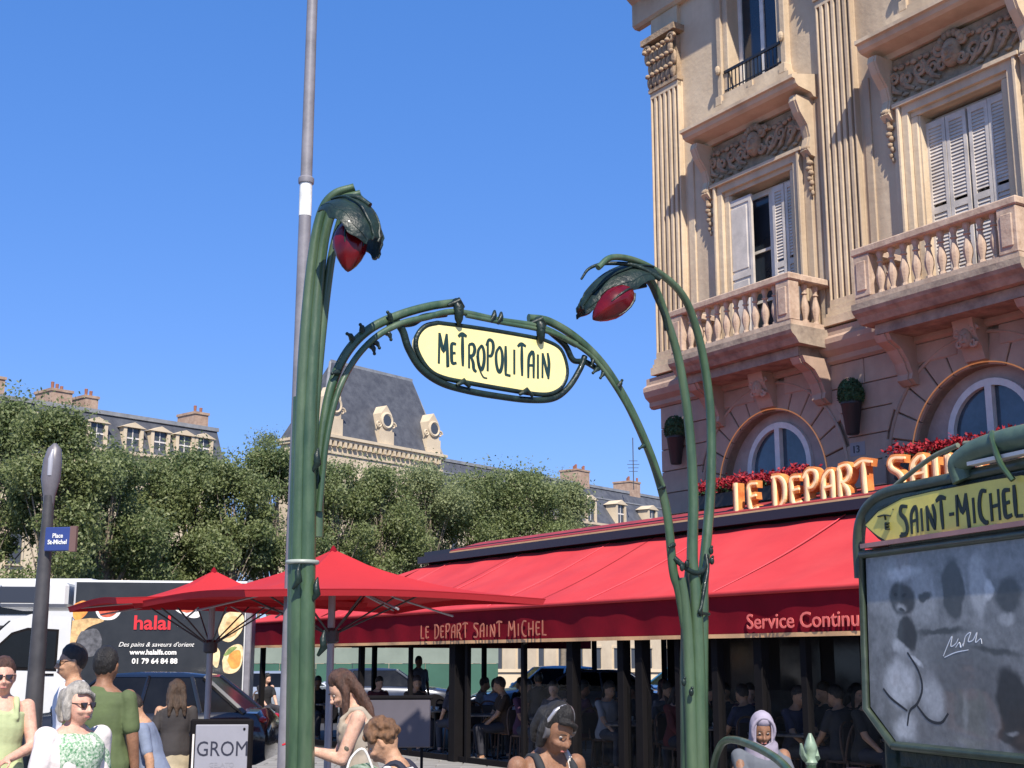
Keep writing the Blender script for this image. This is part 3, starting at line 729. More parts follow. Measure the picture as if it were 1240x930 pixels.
for u in (-5.5, -2.2, 1.2, 2.0, 5.4, 6.2, 9.2):
    arm = MB(); arm.tube([(u, -1.6, 3.5), (u + .9, -2.7, 2.9), (u, -4.0, 2.44)], .025, 6); arm.build('folding_arm', M_greyd, awn)

# big letters over the awning
sg = empty('letter_sign', (BO[0], BO[1], 0), BR, 'row of big orange and gold letters LE DEPART SAINT MICHEL over the awning', 'sign')
b = MB(); b.box(3.0, 13.0, -1.42, -1.38, 3.86, 3.9); b.build('support_rail', M_trim, sg)
def big_letters(text, x0, x1):
    lay, W = lettering(text, 1, .13); kx = (x1 - x0) / W; h = .48; z0 = 3.85
    for ch, st in lay:
        if not st: continue
        m1 = MB(); m2 = MB()
        for q in st:
            P = [(x0 + p[0] * kx, z0 + p[1] * h) for p in q]
            ribbon(m1, P, .11, -1.5, -1.36, taper=0); 
            ribbon(m2, P, .035, -1.515, -1.5, taper=0)
            ribbon(m2, [(p[0] + .045, p[1] + .0) for p in P], .03, -1.54, -1.501, taper=0); 
        o = m1.build('letter', M_gold, sg); m2.build('letter_rim', M_goldf, o)
big_letters('LE DEPART', 3.5, 6.25); big_letters('SAINT', 6.55, 8.15); big_letters('MICHEL', 8.6, 10.6)
# ---------------------------------------------------------------- the metro entrance arch
AO = (-1.32, 8.2); AE = (.824, .566); AR = math.atan2(AE[1], AE[0])
def ap(px, py, dy=0.0): s, z = on_plane(px, py, AO, AE); return Vector((s, dy, z))
def al(px, py, Y):
    w = at(px, py, Y); dx, dy = w.x - AO[0], w.y - AO[1]; return Vector((dx * AE[0] + dy * AE[1], -dx * AE[1] + dy * AE[0], w.z))
ent = empty('metro_entrance_arch', (AO[0], AO[1], 0), AR, 'green cast-iron art nouveau metro arch carrying the METROPOLITAIN sign between two red lamps', 'metro entrance')
def stem(name, px, r0, r1, dys=None, m=None, n=12, flat=1.0, base=None, parent=None):
    P = [ap(x, y, (dys[i] if dys else 0)) for i, (x, y) in enumerate(px)]
    if base is not None: P = [Vector((P[0].x + base, P[0].y, 0.0))] + P
    S = spline(P, 7); k = len(S); f_ = {'stem': .92, 'arm': .80, 'sign_frame': .78}.get(name, 1)
    b = MB(); b.tube(S, [f_ * (r0 + (r1 - r0) * (i / (k - 1)) ** .8) for i in range(k)], n, flat=flat)
    return b.build(name, m or M_green, parent or ent, smooth=60)
# left post: three stems grown together, opening towards the lamp
stem('stem', [(357, 925), (360, 700), (364, 520), (368, 410), (376, 315), (384, 262), (394, 242), (412, 237)], .062, .028, dys=[-.01, -.01, -.01, -.02, -.03, -.06, -.12, -.2], base=-.02)
stem('stem', [(364, 925), (368, 700), (371, 520), (377, 410), (385, 315), (392, 268), (401, 250), (418, 246)], .066, .03, dys=[-.05, -.05, -.045, -.04, -.04, -.08, -.14, -.22], base=0)
stem('stem', [(371, 925), (373, 700), (377, 540), (385, 430), (394, 340), (400, 290), (405, 262), (418, 252)], .056, .02, dys=[-.01, -.01, -.01, -.02, -.04, -.08, -.15, -.25], base=.02)
b = MB(); P = [ap(365, y, .03) for y in (925, 800, 690, 600, 480)]; P = [Vector((P[0].x, .03, 0))] + P
b.tube(P, [.11, .085, .078, .074, .062, .04], 14); b.build('post_core', M_green, ent, smooth=50)
b = MB(); b.lathe([(.24, 0), (.25, .04), (.2, .1), (.17, .3), (.14, .42), (.12, .5)], 18, (0.0, 0, 0)); b.build('post_foot', M_green, ent, smooth=40)
b = MB(); c = ap(365.5, 681); b.lathe([(.098, -.012), (.104, -.006), (.104, .006), (.098, .012)], 20, (c.x, -.01, c.z), sx=1.0, sy=1.0); b.build('ring', mat('ring_pale', (.35, .38, .33), .4, .2, 6), ent, smooth=True)
for (x, y) in ((372, 716), (350, 700), (380, 780), (373, 560)):
    b = MB(); c = ap(x, y, -.11); b.tube([c + Vector((-.01, .03, -.07)), c + Vector((.012, -.005, -.02)), c + Vector((.0, -.012, .03)), c + Vector((.02, .01, .08))], [.01, .024, .02, .006], 8); b.build('bud', M_greend, ent, smooth=True)
# left arm and its companion rib
stem('arm', [(385, 650), (387, 570), (392, 515), (402, 466), (420, 427), (447, 399), (482, 382), (520, 371), (555, 366)], .045, .036, flat=.8)
stem('arm', [(383, 620), (391, 540), (404, 482), (424, 440), (450, 411), (480, 394), (512, 386), (548, 379), (600, 389), (652, 398), (694, 419)], .026, .028, dys=[-.04] * 11)
# right arm
stem('arm', [(830, 760), (822, 715), (815, 690), (808, 624), (795, 572), (777, 525), (755, 480), (728, 439), (696, 408), (664, 389), (640, 385)], .050, .038, flat=.8)
stem('arm', [(798, 590), (780, 545), (752, 490), (725, 449), (700, 424), (660, 404), (600, 392), (560, 384)], .022, .02, dys=[-.05] * 8)
for (x, y, dx, dy) in ((407, 452, -9, 2), (424, 412, -8, -6), (436, 402, -4, -7), (450, 415, 5, 8), (447, 420, 2, 10), (466, 404, 3, 9), (728, 452, -6, 7), (721, 447, -8, 6), (745, 470, 3, -8), (778, 540, -9, 4), (800, 590, -8, 3), (812, 660, -7, 3), (470, 388, -5, -8), (715, 435, -4, 10)):
    b = MB(); a = ap(x, y, -.03); e = ap(x + dx, y + dy, -.05); b.tube([a, (a + e) / 2 + Vector((0, -.01, .006)), e], [.022, .017, .006], 7); b.sph(e, .012, 7, 5); b.build('thorn', M_greend, ent, smooth=True)
# right post
stem('stem', [(836, 925), (832, 800), (828, 740), (822, 700)], .058, .04, base=0, dys=[-.02] * 4)
stem('stem', [(843, 925), (841, 800), (838, 720), (835, 678), (836, 600), (831, 516), (818, 439), (800, 385), (783, 352), (762, 333)], .066, .028, dys=[-.04, -.04, -.04, -.03, -.03, -.03, -.04, -.06, -.1, -.16], base=0)
stem('stem', [(850, 925), (850, 800), (851, 740), (854, 696), (863, 600), (864, 510), (855, 441), (841, 391), (823, 358), (795, 335), (756, 320), (722, 319), (704, 332)], .060, .024, dys=[-.0, 0, 0, .02, .03, .03, .02, .0, -.03, -.06, -.12, -.18, -.2], base=0)
b = MB(); x0 = ap(843, 925).x; b.lathe([(.24, 0), (.25, .04), (.2, .1), (.17, .3), (.14, .42), (.12, .5)], 18, (x0, 0, 0)); b.build('post_foot', M_green, ent, smooth=40)
b = MB(); P = [ap(x, y, .04) for x, y in ((843, 925), (841, 800), (839, 730), (838, 690))]; b.tube([Vector((P[0].x, .04, 0))] + P, [.12, .09, .085, .06, .03], 12); b.build('post_core', M_green, ent, smooth=50)
stem('collar', [(814, 676), (821, 686), (829, 693), (838, 694), (847, 688), (852, 680)], .022, .018, dys=[-.02, -.06, -.08, -.08, -.06, -.02], m=M_greend)
stem('collar', [(853, 672), (850, 690), (843, 712), (838, 735), (836, 742), (852, 744)], .018, .012, dys=[-.02, -.06, -.09, -.1, -.1, -.06], m=M_greend)
for (x, y) in ((816, 688), (822, 684), (851, 668), (852, 680), (838, 742), (818, 826), (827, 838)):
    b = MB(); c = ap(x, y, -.09); b.sph(c, (.02, .018, .03), 8, 6); b.sph(c + Vector((.004, -.006, .03)), .012, 7, 5); b.build('bud', M_greend, ent, smooth=True)
stem('lamp_stay', [(756, 344), (770, 350), (784, 364), (795, 384), (801, 402)], .014, .018, dys=[-.2, -.16, -.1, -.08, -.06], m=M_greend)
# enamel sign: lozenge with round ends
outl = [(528, 392), (560, 396), (600, 402), (640, 409), (657, 413), (676, 424), (684, 448), (680, 466), (668, 476), (650, 478), (610, 472), (570, 465), (535, 458), (516, 447), (503, 425), (503, 408), (513, 396)]
O2 = spline([tuple(ap(*p)) for p in outl] + [tuple(ap(*outl[0]))], 5)[:-1]
def plate(P, y0, y1): b = MB(); b.prism([(p[0], p[2]) for p in P], y0, y1); return b
sp_o = plate(O2, -.03, .03).build('sign_plate', M_cream, ent)
cz = sum((Vector(p) for p in O2), Vector()) / len(O2)
b = MB(); b.tube([Vector((p[0], -.02, p[2])) for p in O2] + [Vector((O2[0][0], -.02, O2[0][2]))], .018, 8, cap=False); b.build('plate_rim', M_greend, sp_o, smooth=True)
stem('sign_frame', [(478, 390), (486, 402), (493, 423), (508, 447), (532, 464), (565, 474), (605, 481), (640, 485), (668, 483), (686, 470), (700, 448), (706, 432)], .034, .028, dys=[-.02] * 12, m=M_greend)
stem('sign_frame', [(470, 394), (484, 393), (500, 391), (513, 384), (540, 380)], .03, .03, m=M_greend)
stem('sign_frame', [(664, 400), (684, 418), (694, 436), (708, 438), (722, 446)], .03, .026, m=M_greend)
for (x, y) in ((549, 372), (648, 394)):
    b = MB(); t_ = ap(x, y - 7, -.03); m_ = ap(x, y + 4, -.07); d_ = ap(x + 1, y + 17, -.06); e_ = ap(x + 2, y + 24, -.05)
    b.tube([t_, m_, d_, e_], [.026, .038, .03, .01], 10); b.tube([ap(x - 9, y - 1, -.03), ap(x, y - 5, -.07), ap(x + 9, y + 1, -.03)], [.014, .026, .014], 8); b.sph(ap(x, y + 6, -.085), .02, 8, 6)
    b.build('clamp', M_greend, ent, smooth=60)
b = MB(); 
for (x, y) in ((592, 384), (600, 386)): b.tube([ap(x - 3, y + 8, -.05), ap(x, y, -.07), ap(x + 3, y - 6, -.04)], [.014, .02, .01], 7)
b.build('clamp', M_greend, ent, smooth=60)
for (x, y) in ((556, 463), (632, 474)):
    b = MB(); b.tube([ap(x - 8, y + 5, -.05), ap(x, y, -.06), ap(x + 8, y + 7, -.05)], [.012, .022, .012], 7); b.build('clamp', M_greend, ent, smooth=60)
lay, W = lettering('METROPOLITAIN', 1, .085)
b = MB()
MET = {0: (0, 1.0), 1: (.02, .8), 2: (.05, 1.0), 3: (-.02, .82), 4: (.0, .95), 5: (.0, 1.0), 6: (0, 1.0), 7: (-.1, 1.0), 8: (-.02, 1.0), 9: (0, 1), 10: (-.04, .95), 11: (-.05, .98), 12: (0, 1)}
def mp_(p):
    x, y = p; return (lambda v: (v.x, v.z))(ap(528 + 134 * x, 441 + 19 * x - 37 * y))
ri = 0
for i, (ch, st) in enumerate(lay):
    dy, sy = MET[i]
    for q in st:
        ribbon(b, [(p[0] / W, (p[1] * sy + dy)) for p in q], .0, 0, 0) if False else None
        P = [mp_((p[0] / W, p[1] * sy + dy)) for p in q]; ribbon(b, P, .026, -.032, -.029, taper=.35); ri += 1
P = [mp_(p) for p in ((.345, .42), (.36, .1), (.40, -.22), (.44, -.26))]; ribbon(b, P, .012, -.032, -.029)
b.build('lettering', M_ink, sp_o)
# the two lamps: bronze hood over a red glass bud
M_redglass = mat('red_lamp_glass', (.13, .002, .004), .22, .45, 7, .05, 10, col2=(.07, .002, .006), spec=.45)
M_spark = mat('lamp_highlight', (.9, .04, .04), .05, spec=1, coat=1)
def lamp(p0, axis, up, L, Rh, gl_axis, gl_len, gl_r, gl_off):
    ax = axis.normalized(); u = (up - ax * up.dot(ax)).normalized(); sd_ = ax.cross(u)
    root = None
    NT, NA = 18, 20; vs = []
    for k, th in enumerate((0, .014)):
        for i in range(NT + 1):
            t = i / NT; c = p0 + ax * L * t - u * L * .22 * t * t
            r = (Rh * (math.sin(PI * (.16 + .72 * t)) ** .6)) * (1 if t < .93 else .85) - th
            for j in range(NA + 1):
                a = -1 + 2 * j / NA; ang = a * R(108 - 9 * abs(math.sin(t * PI * 2.5)))
                rib = 1 + .045 * math.cos(ang * 4)
                flare = 1 + .22 * max(0, abs(a) - .75) * 4 * .5
                vs.append(c + (u * math.cos(ang) + sd_ * math.sin(ang)) * r * rib * flare)
    W_ = NA + 1; off = (NT + 1) * W_; fs = []
    for i in range(NT):
        for j in range(NA):
            q = i * W_ + j; fs.append((q, q + 1, q + W_ + 1, q + W_)); fs.append(tuple(off + v for v in (q, q + W_, q + W_ + 1, q + 1)))
    for i in range(NT):
        for j in (0, NA): q = i * W_ + j; fs.append((q, q + W_, off + q + W_, off + q))
    for j in range(NA):
        for i in (0, NT): q = i * W_ + j; fs.append((q, q + 1, off + q + 1, off + q))
    b = MB(); b.add(vs, fs); hood = b.build('lamp_hood', M_greend, ent, smooth=60)
    for aa in (-.8, -.4, 0, .4, .8):
        P = []
        for i in range(NT + 1):
            t = i / NT; c = p0 + ax * L * t - u * L * .22 * t * t; r = Rh * (math.sin(PI * (.16 + .72 * t)) ** .6) * (1 if t < .93 else .85) * 1.03; ang = aa * R(108 - 9 * abs(math.sin(t * PI * 2.5)))
            P.append(c + (u * math.cos(ang) + sd_ * math.sin(ang)) * r)
        P.append(P[-1] - u * .03 + ax * .006)
        b = MB(); b.tube(P, [.008] * len(P), 7); b.build('hood_rib', M_greend, hood, smooth=True)
    g = gl_axis.normalized(); gu = g.orthogonal().normalized(); gs = g.cross(gu); c0 = gl_off
    prof = [(.35, 0), (.72, .12), (.93, .28), (1.0, .42), (.93, .58), (.72, .74), (.46, .87), (.2, .96), (.04, 1.0)]
    n = 24; vs = []
    for r, z in prof:
        for j in range(n):
            a = 2 * PI * j / n; rr_ = r * gl_r * (1 + .05 * math.cos(a * 6)); vs.append(c0 + g * z * gl_len + (gu * math.cos(a) + gs * math.sin(a)) * rr_)
    k = len(prof); fs = [(i * n + j, i * n + (j + 1) % n, (i + 1) * n + (j + 1) % n, (i + 1) * n + j) for i in range(k - 1) for j in range(n)] + [tuple(range(n)), tuple((k - 1) * n + j for j in range(n))]
    b = MB(); b.add(vs, fs); b.build('lamp_glass', M_redglass, ent, smooth=70)
    for j in range(5):
        b = MB(); a = 2 * PI * j / 5; b.tube([c0 + (gu * math.cos(a) + gs * math.sin(a)) * gl_r * r * 1.03 + g * z * gl_len for r, z in prof[:5]], [.011, .011, .01, .008, .004], 6); b.build('glass_claw', M_greend, ent, smooth=True)
pl = al(400, 263, 8.0); ql = al(461, 286, 7.8); lamp(pl, ql - pl, Vector((.25, .1, 1)), (ql - pl).length, .18, al(420, 328, 7.8) - al(425, 262, 7.9), .37, .105, al(426, 268, 7.88))
pr_ = al(790, 338, 9.75); qr_ = al(698, 358, 9.5); lamp(pr_, qr_ - pr_, Vector((0, 0, 1)), (qr_ - pr_).length, .165, al(704, 396, 9.4) - al(762, 352, 9.5), .39, .112, al(764, 352, 9.5))
for P in (((400, 250), (414, 240), (432, 239), (448, 249)),):
    b = MB(); b.tube(spline([al(x, y, 7.95 - .03 * i) for i, (x, y) in enumerate(P)], 5), .02, 8); b.build('lamp_stay', M_greend, ent, smooth=True)
for P in (((800, 338), (770, 322), (735, 319), (714, 325), (704, 338)),):
    b = MB(); Q_ = spline([al(x, y, 9.62 - .05 * i) for i, (x, y) in enumerate(P)], 5); b.tube(Q_, [.022 - .014 * i / len(Q_) for i in range(len(Q_))], 8); b.build('lamp_stay', M_greend, ent, smooth=True)

# ---------------------------------------------------------------- entrance railing
RO_, RE = (1.44, 10.0), (.0565, -.9984)
rl = empty('entrance_railing', (RO_[0], RO_[1], 0), math.atan2(RE[1], RE[0]), 'green cast-iron hooped railing of the metro stairs ending in a pale bud finial', 'railing')
for k, (s0, s1) in enumerate(((.1, 2.68), (2.8, 5.2))):
    P = spline([(s0, 0, .12), (s0 + .02, 0, .75), (s0 + .25, 0, 1.02), (s0 + .75, 0, 1.13), (s1 - .7, 0, 1.09), (s1 - .2, 0, .95), (s1 - .02, 0, .7), (s1, 0, .12)], 8)
    b = MB(); b.tube(P, .026, 10); b.build('hoop', M_green, rl, smooth=True)
    P = spline([(s0 + .25, .01, .15), (s0 + .28, .01, .6), (s0 + .6, .01, .9), (s1 - .6, .01, .86), (s1 - .28, .01, .55), (s1 - .25, .01, .15)], 8)
    b = MB(); b.tube(P, .017, 8); b.build('hoop', M_green, rl, smooth=True)
    b = MB(); b.bbox(s0, s1, -.03, .03, .08, .14, .01); b.build('bottom_rail', M_green, rl)
    for j in range(4):
        x = s0 + .35 + j * (s1 - s0 - .7) / 3; b = MB(); scroll(b, x, .5, 0, .2, 1.3, 1 if j % 2 else -1, .014); b.tube([(x, 0, .12), (x, 0, .9)], .012, 6); b.build('scroll', M_green, rl, smooth=True)
for s_ in (2.74, 5.26):
    b = MB(); b.tube([(s_, 0, 0), (s_, 0, .6), (s_, 0, 1.12)], [.045, .034, .026], 10); b.build('rail_post', M_green, rl, smooth=True)
    b = MB(); b.lathe([(.022, 0), (.034, .02), (.022, .045), (.034, .08), (.036, .1), (.022, .14), (.008, .17)], 10, (s_, 0, 1.1)); b.tube([(s_, -.03, 1.14), (s_ + .05, -.06, 1.17), (s_ + .07, -.07, 1.22)], [.02, .016, .006], 6); b.tube([(s_, .03, 1.14), (s_ - .05, .04, 1.18), (s_ - .06, .04, 1.21)], [.02, .014, .006], 6)
    b.build('finial', mat('worn_green', (.22, .30, .21), .45, .3, 14, .2, 20), rl, smooth=True)

# ---------------------------------------------------------------- map board on the right
M_mapg = mat('map_frame_green', (.035, .05, .032), .4, .35, 8, .2, 14, coat=.2)
MO, ME = (1.63, 6.0), (.316, -.949)
def bp(px, py): s, z = on_plane(px, py, MO, ME); return (s, z)
mbd = empty('map_board', (MO[0], MO[1], 0), math.atan2(ME[1], ME[0]), 'green framed map board with yellow SAINT-MICHEL header and a black and white poster', 'information board')
tx0 = bp(1098, 640)[0]; tx1 = bp(1246, 600)[0]; WB = tx0 + tx1 + .03
def mirror(P): return P + [(WB - s, z) for s, z in P[::-1]]
zt = bp(1060, 669)[1]; zb = bp(1090, 902)[1]
hdr = mirror([bp(1086, 660), bp(1070, 650), bp(1054, 636), bp(1070, 619), bp(1100, 603), (WB * .36, bp(1150, 592)[1])])
hb = [p for p in hdr]
b = MB(); b.prism(hdr, -.03, .0); hd = b.build('header_plate', M_yel, mbd)
b = MB(); b.tube([Vector((p[0], -.02, p[1])) for p in hdr + [hdr[0]]], .012, 6, cap=False); b.build('header_rim', M_greend, hd, smooth=True)
inner = mirror([bp(1086, 903), bp(1053, 858), bp(1047, 672)])
fr_o = [(p[0], p[1]) for p in inner]
b = MB(); b.prism(fr_o, .0, .06); pn = b.build('poster_case', M_greend, mbd)
M_p0 = mat('poster_grey', (.27, .265, .26), .45, .55, 2.6, col2=(.10, .10, .102), coat=.15, stretch=(1.5, 1, 2.2))
ins = [(WB / 2 + (s - WB / 2) * .965, (z - (zt + zb) / 2) * .965 + (zt + zb) / 2) for s, z in fr_o]
b = MB(); b.prism(ins, -.012, .0); ps = b.build('poster', M_p0, pn)
b = MB()
loop = fr_o + [fr_o[0]]
b.tube([Vector((p[0], -.015, p[1])) for p in loop], .020, 8, cap=False); b.build('frame', M_mapg, pn, smooth=True)
b = MB(); b.tube([Vector((WB / 2 + (p[0] - WB / 2) * 1.025, .0, (p[1] - 1.6) * 1.02 + 1.6)) for p in loop], .008, 6, cap=False); b.build('frame_edge', mat('brass_edge', (.45, .40, .24), .35, .2, 5, metal=.6), pn, smooth=True)
b = MB(); b.box(-.005, WB + .005, -.05, .03, zt + .02, zt + .04); b.build('cross_bar', mat('reddish_bar', (.32, .16, .14), .35, .2, 4), mbd)
b = MB(); b.box(-.005, WB + .005, -.024, .03, zt - .015, zt + .014); b.build('cross_bar', M_greend, mbd)
# arched frame above the header
P = mirror([bp(1042, 700), bp(1040, 655), bp(1044, 628), bp(1056, 609), bp(1078, 596), (WB * .34, bp(1150, 581)[1])])
b = MB(); b.tube(spline([Vector((s, 0, z)) for s, z in P], 6), .028, 10); b.build('header_frame', M_mapg, mbd, smooth=True)
b = MB(); b.prism(mirror([bp(1054, 640), bp(1048, 622), bp(1058, 608), bp(1080, 596), bp(1180, 573)]), -.012, .012); b.build('header_cap', M_mapg, mbd)
b = MB(); b.prism([bp(1056, 642), (WB / 2, bp(1056, 642)[1]), (WB / 2, zt + .045), bp(1086, 664)], -.008, .01); b.prism([(WB - q[0], q[1]) for q in (bp(1056, 642), (WB / 2 - .001, bp(1056, 642)[1]), (WB / 2 - .001, zt + .045), bp(1086, 664))], -.008, .01); b.build('header_backing', M_mapg, mbd)
P = mirror([bp(1074, 597), bp(1100, 575), bp(1130, 553), bp(1160, 539)])
for q in (P[:4], P[4:]):
    b = MB(); b.tube(spline([Vector((s, 0, z)) for s, z in q], 6), .011, 8); b.build('stay', mat('worn_green2', (.16, .17, .11), .4, .3, 9), mbd, smooth=True)
za = bp(1165, 575)[1]; zt2 = bp(1215, 540)[1]
s_l = bp(1172, 560)[0]
P = [Vector((s_l - .005, -.02, za - .03)), Vector((s_l - .015, -.03, za + .03)), Vector((s_l + .02, -.03, zt2 - .025)), Vector((s_l + .12, -.03, zt2)), Vector((s_l + .35, -.03, zt2 + .01)), Vector((s_l + .6, -.03, zt2 - .01)), Vector((s_l + .75, -.03, zt2 - .12))]
b = MB(); b.tube(spline(P, 6), .048, 14); b.build('lamp_tube', mat('tube_green', (.085, .13, .09), .45, .35, 8, .3, 12, col2=(.05, .085, .06)), mbd, smooth=50)
b = MB(); b.box(s_l + .07, s_l + .55, -.06, -.01, zt2 - .06, zt2 - .045); b.build('lamp_diffuser', M_white, mbd)
b = MB(); xx = bp(1222, 545)[0]; b.tube(spline([(xx - .03, -.05, zt2 + .05), (xx, -.075, zt2 + .02), (xx + .03, -.07, zt2 - .08), (xx + .07, -.05, zt2 - .15)], 6), .012, 7); b.build('tendril', M_green, mbd, smooth=True)
for x in (.03, WB - .03):
    b = MB(); b.tube(spline([(x, .04, 0), (x, .04, .6), (x, .045, 1.2), (x, .05, 2.1)], 5), [.05] * 6 + [.04] * 10, 10); b.build('leg', M_greend, mbd, smooth=True)
b = MB(); b.bbox(.1, WB - .1, .02, .08, zb - .1, zb - .02, .01); b.build('cross_bar', M_greend, mbd)
# header lettering
lay, W = lettering('SAINT-MICHEL', 1, .09); b = MB(); zz0 = bp(1100, 648)[1]; hh = .128; ri = 0
for i, (ch, st) in enumerate(lay):
    for q in st:
        ribbon(b, [(tx0 + p[0] / W * (tx1 - tx0), zz0 + p[1] * hh * (1 if i not in (1, 2) else .95)) for p in q], .021, -.032, -.029, taper=.35); ri += 1
ribbon(b, [bp(1106, 648), bp(1100, 649), bp(1098, 650)], .014, -.0362, -.029)
for st in GL['E'][1]:
    ribbon(b, [(bp(1082, 641)[0] + p[0] * .05, bp(1082, 642)[1] + p[1] * .034) for p in st], .008, -.036 - .0004 * ri, -.029); ri += 1
ribbon(b, [bp(1071, 626), bp(1079, 624), bp(1086, 625)], .006, -.036, -.029); ribbon(b, [bp(1079, 624), bp(1080, 630)], .006, -.0368, -.029)
b.sph((bp(1089, 617)[0], -.032, bp(1089, 617)[1]), .004, 6, 4); b.sph((bp(1166, 645)[0], -.032, bp(1166, 645)[1]), .005, 6, 4)
b.build('lettering', mat('header_ink', (.015, .022, .012), .5), hd)
# poster print: soft monochrome photograph made of blurred tone patches, under glass
sc_ = lambda x, y: (1040 + x / 3.32, 650 + y / 3.32)
def poster_material():
    m = bpy.data.materials.new('poster_photograph'); m.use_nodes = True; nt = m.node_tree; n = nt.nodes; l = nt.links; b = n['Principled BSDF']
    tc = n.new('ShaderNodeTexCoord'); nz = n.new('ShaderNodeTexNoise'); nz.inputs['Scale'].default_value = 11; nz.inputs['Detail'].default_value = 5; l.new(tc.outputs['Object'], nz.inputs['Vector'])
    ad = n.new('ShaderNodeVectorMath'); ad.operation = 'MULTIPLY_ADD'; l.new(nz.outputs['Color'], ad.inputs[0]); ad.inputs[1].default_value = (.06, 0, .06); 
    of = n.new('ShaderNodeVectorMath'); of.operation = 'SUBTRACT'; l.new(tc.outputs['Object'], of.inputs[0]); of.inputs[1].default_value = (.03, 0, .03); l.new(of.outputs[0], ad.inputs[2])
    g = n.new('ShaderNodeTexNoise'); g.inputs['Scale'].default_value = 7; g.inputs['Detail'].default_value = 8; g.inputs['Roughness'].default_value = .7; l.new(tc.outputs['Object'], g.inputs['Vector'])
    r = n.new('ShaderNodeMapRange'); l.new(g.outputs['Fac'], r.inputs[0]); r.inputs[1].default_value = .3; r.inputs[2].default_value = .7; r.inputs[3].default_value = .14; r.inputs[4].default_value = .30
    cur = r.outputs[0]
    # (x, y in poster units, half width, half height, turn, tone, softness)
    E_ = [(120, 210, 90, 140, 0, .34, .5), (270, 230, 60, 130, 0, .33, .4), (388, 210, 45, 135, 0, .055, .18), (490, 200, 40, 140, 0, .40, .35), (600, 120, 90, 45, 0, .26, .5),
          (430, 590, 230, 210, 0, .15, .4), (340, 380, 120, 14, -3, .05, .6), (560, 460, 110, 16, 6, .06, .7), (440, 720, 12, 110, 5, .26, .8),
          (180, 150, 75, 30, 0, .5, .5), (180, 250, 54, 70, 0, .05, .22), (275, 240, 30, 22, 0, .035, .4), (180, 285, 24, 20, 0, .38, .7), (160, 235, 10, 6, 0, .02, .5), (196, 232, 10, 6, 0, .02, .5), (182, 296, 14, 4, 0, .03, .6),
          (203, 395, 42, 80, 4, .035, .2), (185, 455, 45, 32, 25, .46, .4), (230, 640, 120, 190, -14, .24, .25), (175, 590, 66, 100, 8, .52, .35), (310, 650, 48, 110, -28, .42, .45), (130, 760, 60, 60, 0, .18, .5), (200, 770, 60, 55, 0, .55, .6), (290, 790, 70, 50, 0, .20, .6),
          (240, 498, 28, 14, 20, .55, .4), (530, 215, 20, 45, 0, .55, .35), (610, 240, 62, 80, 0, .06, .3), (605, 330, 40, 26, 0, .36, .5), (640, 700, 72, 190, -12, .03, .2), (620, 800, 60, 40, 0, .05, .3), (630, 790, 26, 12, 0, .28, .7)]
    for (x, y, rx, ry, turn, tone, soft) in E_:
        c = bp(*sc_(x, y)); e1 = bp(*sc_(x + rx, y)); e2 = bp(*sc_(x, y + ry)); hx = max(.01, abs(e1[0] - c[0])); hz = max(.01, abs(e2[1] - c[1]))
        mp = n.new('ShaderNodeMapping'); mp.vector_type = 'TEXTURE'; mp.inputs['Location'].default_value = (c[0], 0, c[1]); mp.inputs['Rotation'].default_value = (0, R(turn), 0); mp.inputs['Scale'].default_value = (hx, 1e3, hz); l.new(ad.outputs[0], mp.inputs[0])
        ln = n.new('ShaderNodeVectorMath'); ln.operation = 'LENGTH'; l.new(mp.outputs[0], ln.inputs[0])
        mr = n.new('ShaderNodeMapRange'); mr.interpolation_type = 'SMOOTHSTEP'; l.new(ln.outputs['Value'], mr.inputs[0]); mr.inputs[1].default_value = 1 - soft; mr.inputs[2].default_value = 1 + soft * .5; mr.inputs[3].default_value = .92; mr.inputs[4].default_value = 0
        mx = n.new('ShaderNodeMix'); l.new(mr.outputs[0], mx.inputs[0]); l.new(cur, mx.inputs[2]); mx.inputs[3].default_value = tone; cur = mx.outputs[0]
    fg = n.new('ShaderNodeTexNoise'); fg.inputs['Scale'].default_value = 40; fg.inputs['Detail'].default_value = 6; l.new(tc.outputs['Object'], fg.inputs['Vector']); fr2 = n.new('ShaderNodeMapRange'); l.new(fg.outputs['Fac'], fr2.inputs[0]); fr2.inputs[3].default_value = .6; fr2.inputs[4].default_value = 1.5
    mu = n.new('ShaderNodeMath'); mu.operation = 'MULTIPLY'; mu0 = n.new('ShaderNodeMath'); mu0.operation = 'POWER'; l.new(cur, mu0.inputs[0]); mu0.inputs[1].default_value = 1.15; mu1 = n.new('ShaderNodeMath'); mu1.operation = 'MULTIPLY'; l.new(mu0.outputs[0], mu1.inputs[0]); mu1.inputs[1].default_value = 1.0; l.new(mu1.outputs[0], mu.inputs[0]); l.new(fr2.outputs[0], mu.inputs[1])
    cc = n.new('ShaderNodeCombineColor'); 
    for k in range(3): l.new(mu.outputs[0], cc.inputs[k])
    l.new(cc.outputs[0], b.inputs['Base Color']); b.inputs['Roughness'].default_value = .35; b.inputs['Coat Weight'].default_value = .3; b.inputs['Coat Roughness'].default_value = .03
    return m
ps.data.materials[0] = poster_material()
t3 = mat('poster_strap_tone', (.02, .021, .024), .5, .3, 12)
lv = [0]
for q in ([(205, 465), (250, 540), (265, 610), (245, 670), (215, 700), (205, 760)], [(108, 610), (140, 650), (205, 700)], [(245, 680), (290, 735), (340, 748), (370, 710)]):
    lv[0] += 1; RC[0] = 4; b = MB(); ribbon(b, [bp(*sc_(*p)) for p in q], .012, -.0125 - .00012 * lv[0], -.011); b.build('print', t3, pn)
M_sig = mat('signature_white', (.75, .77, .8), .5)
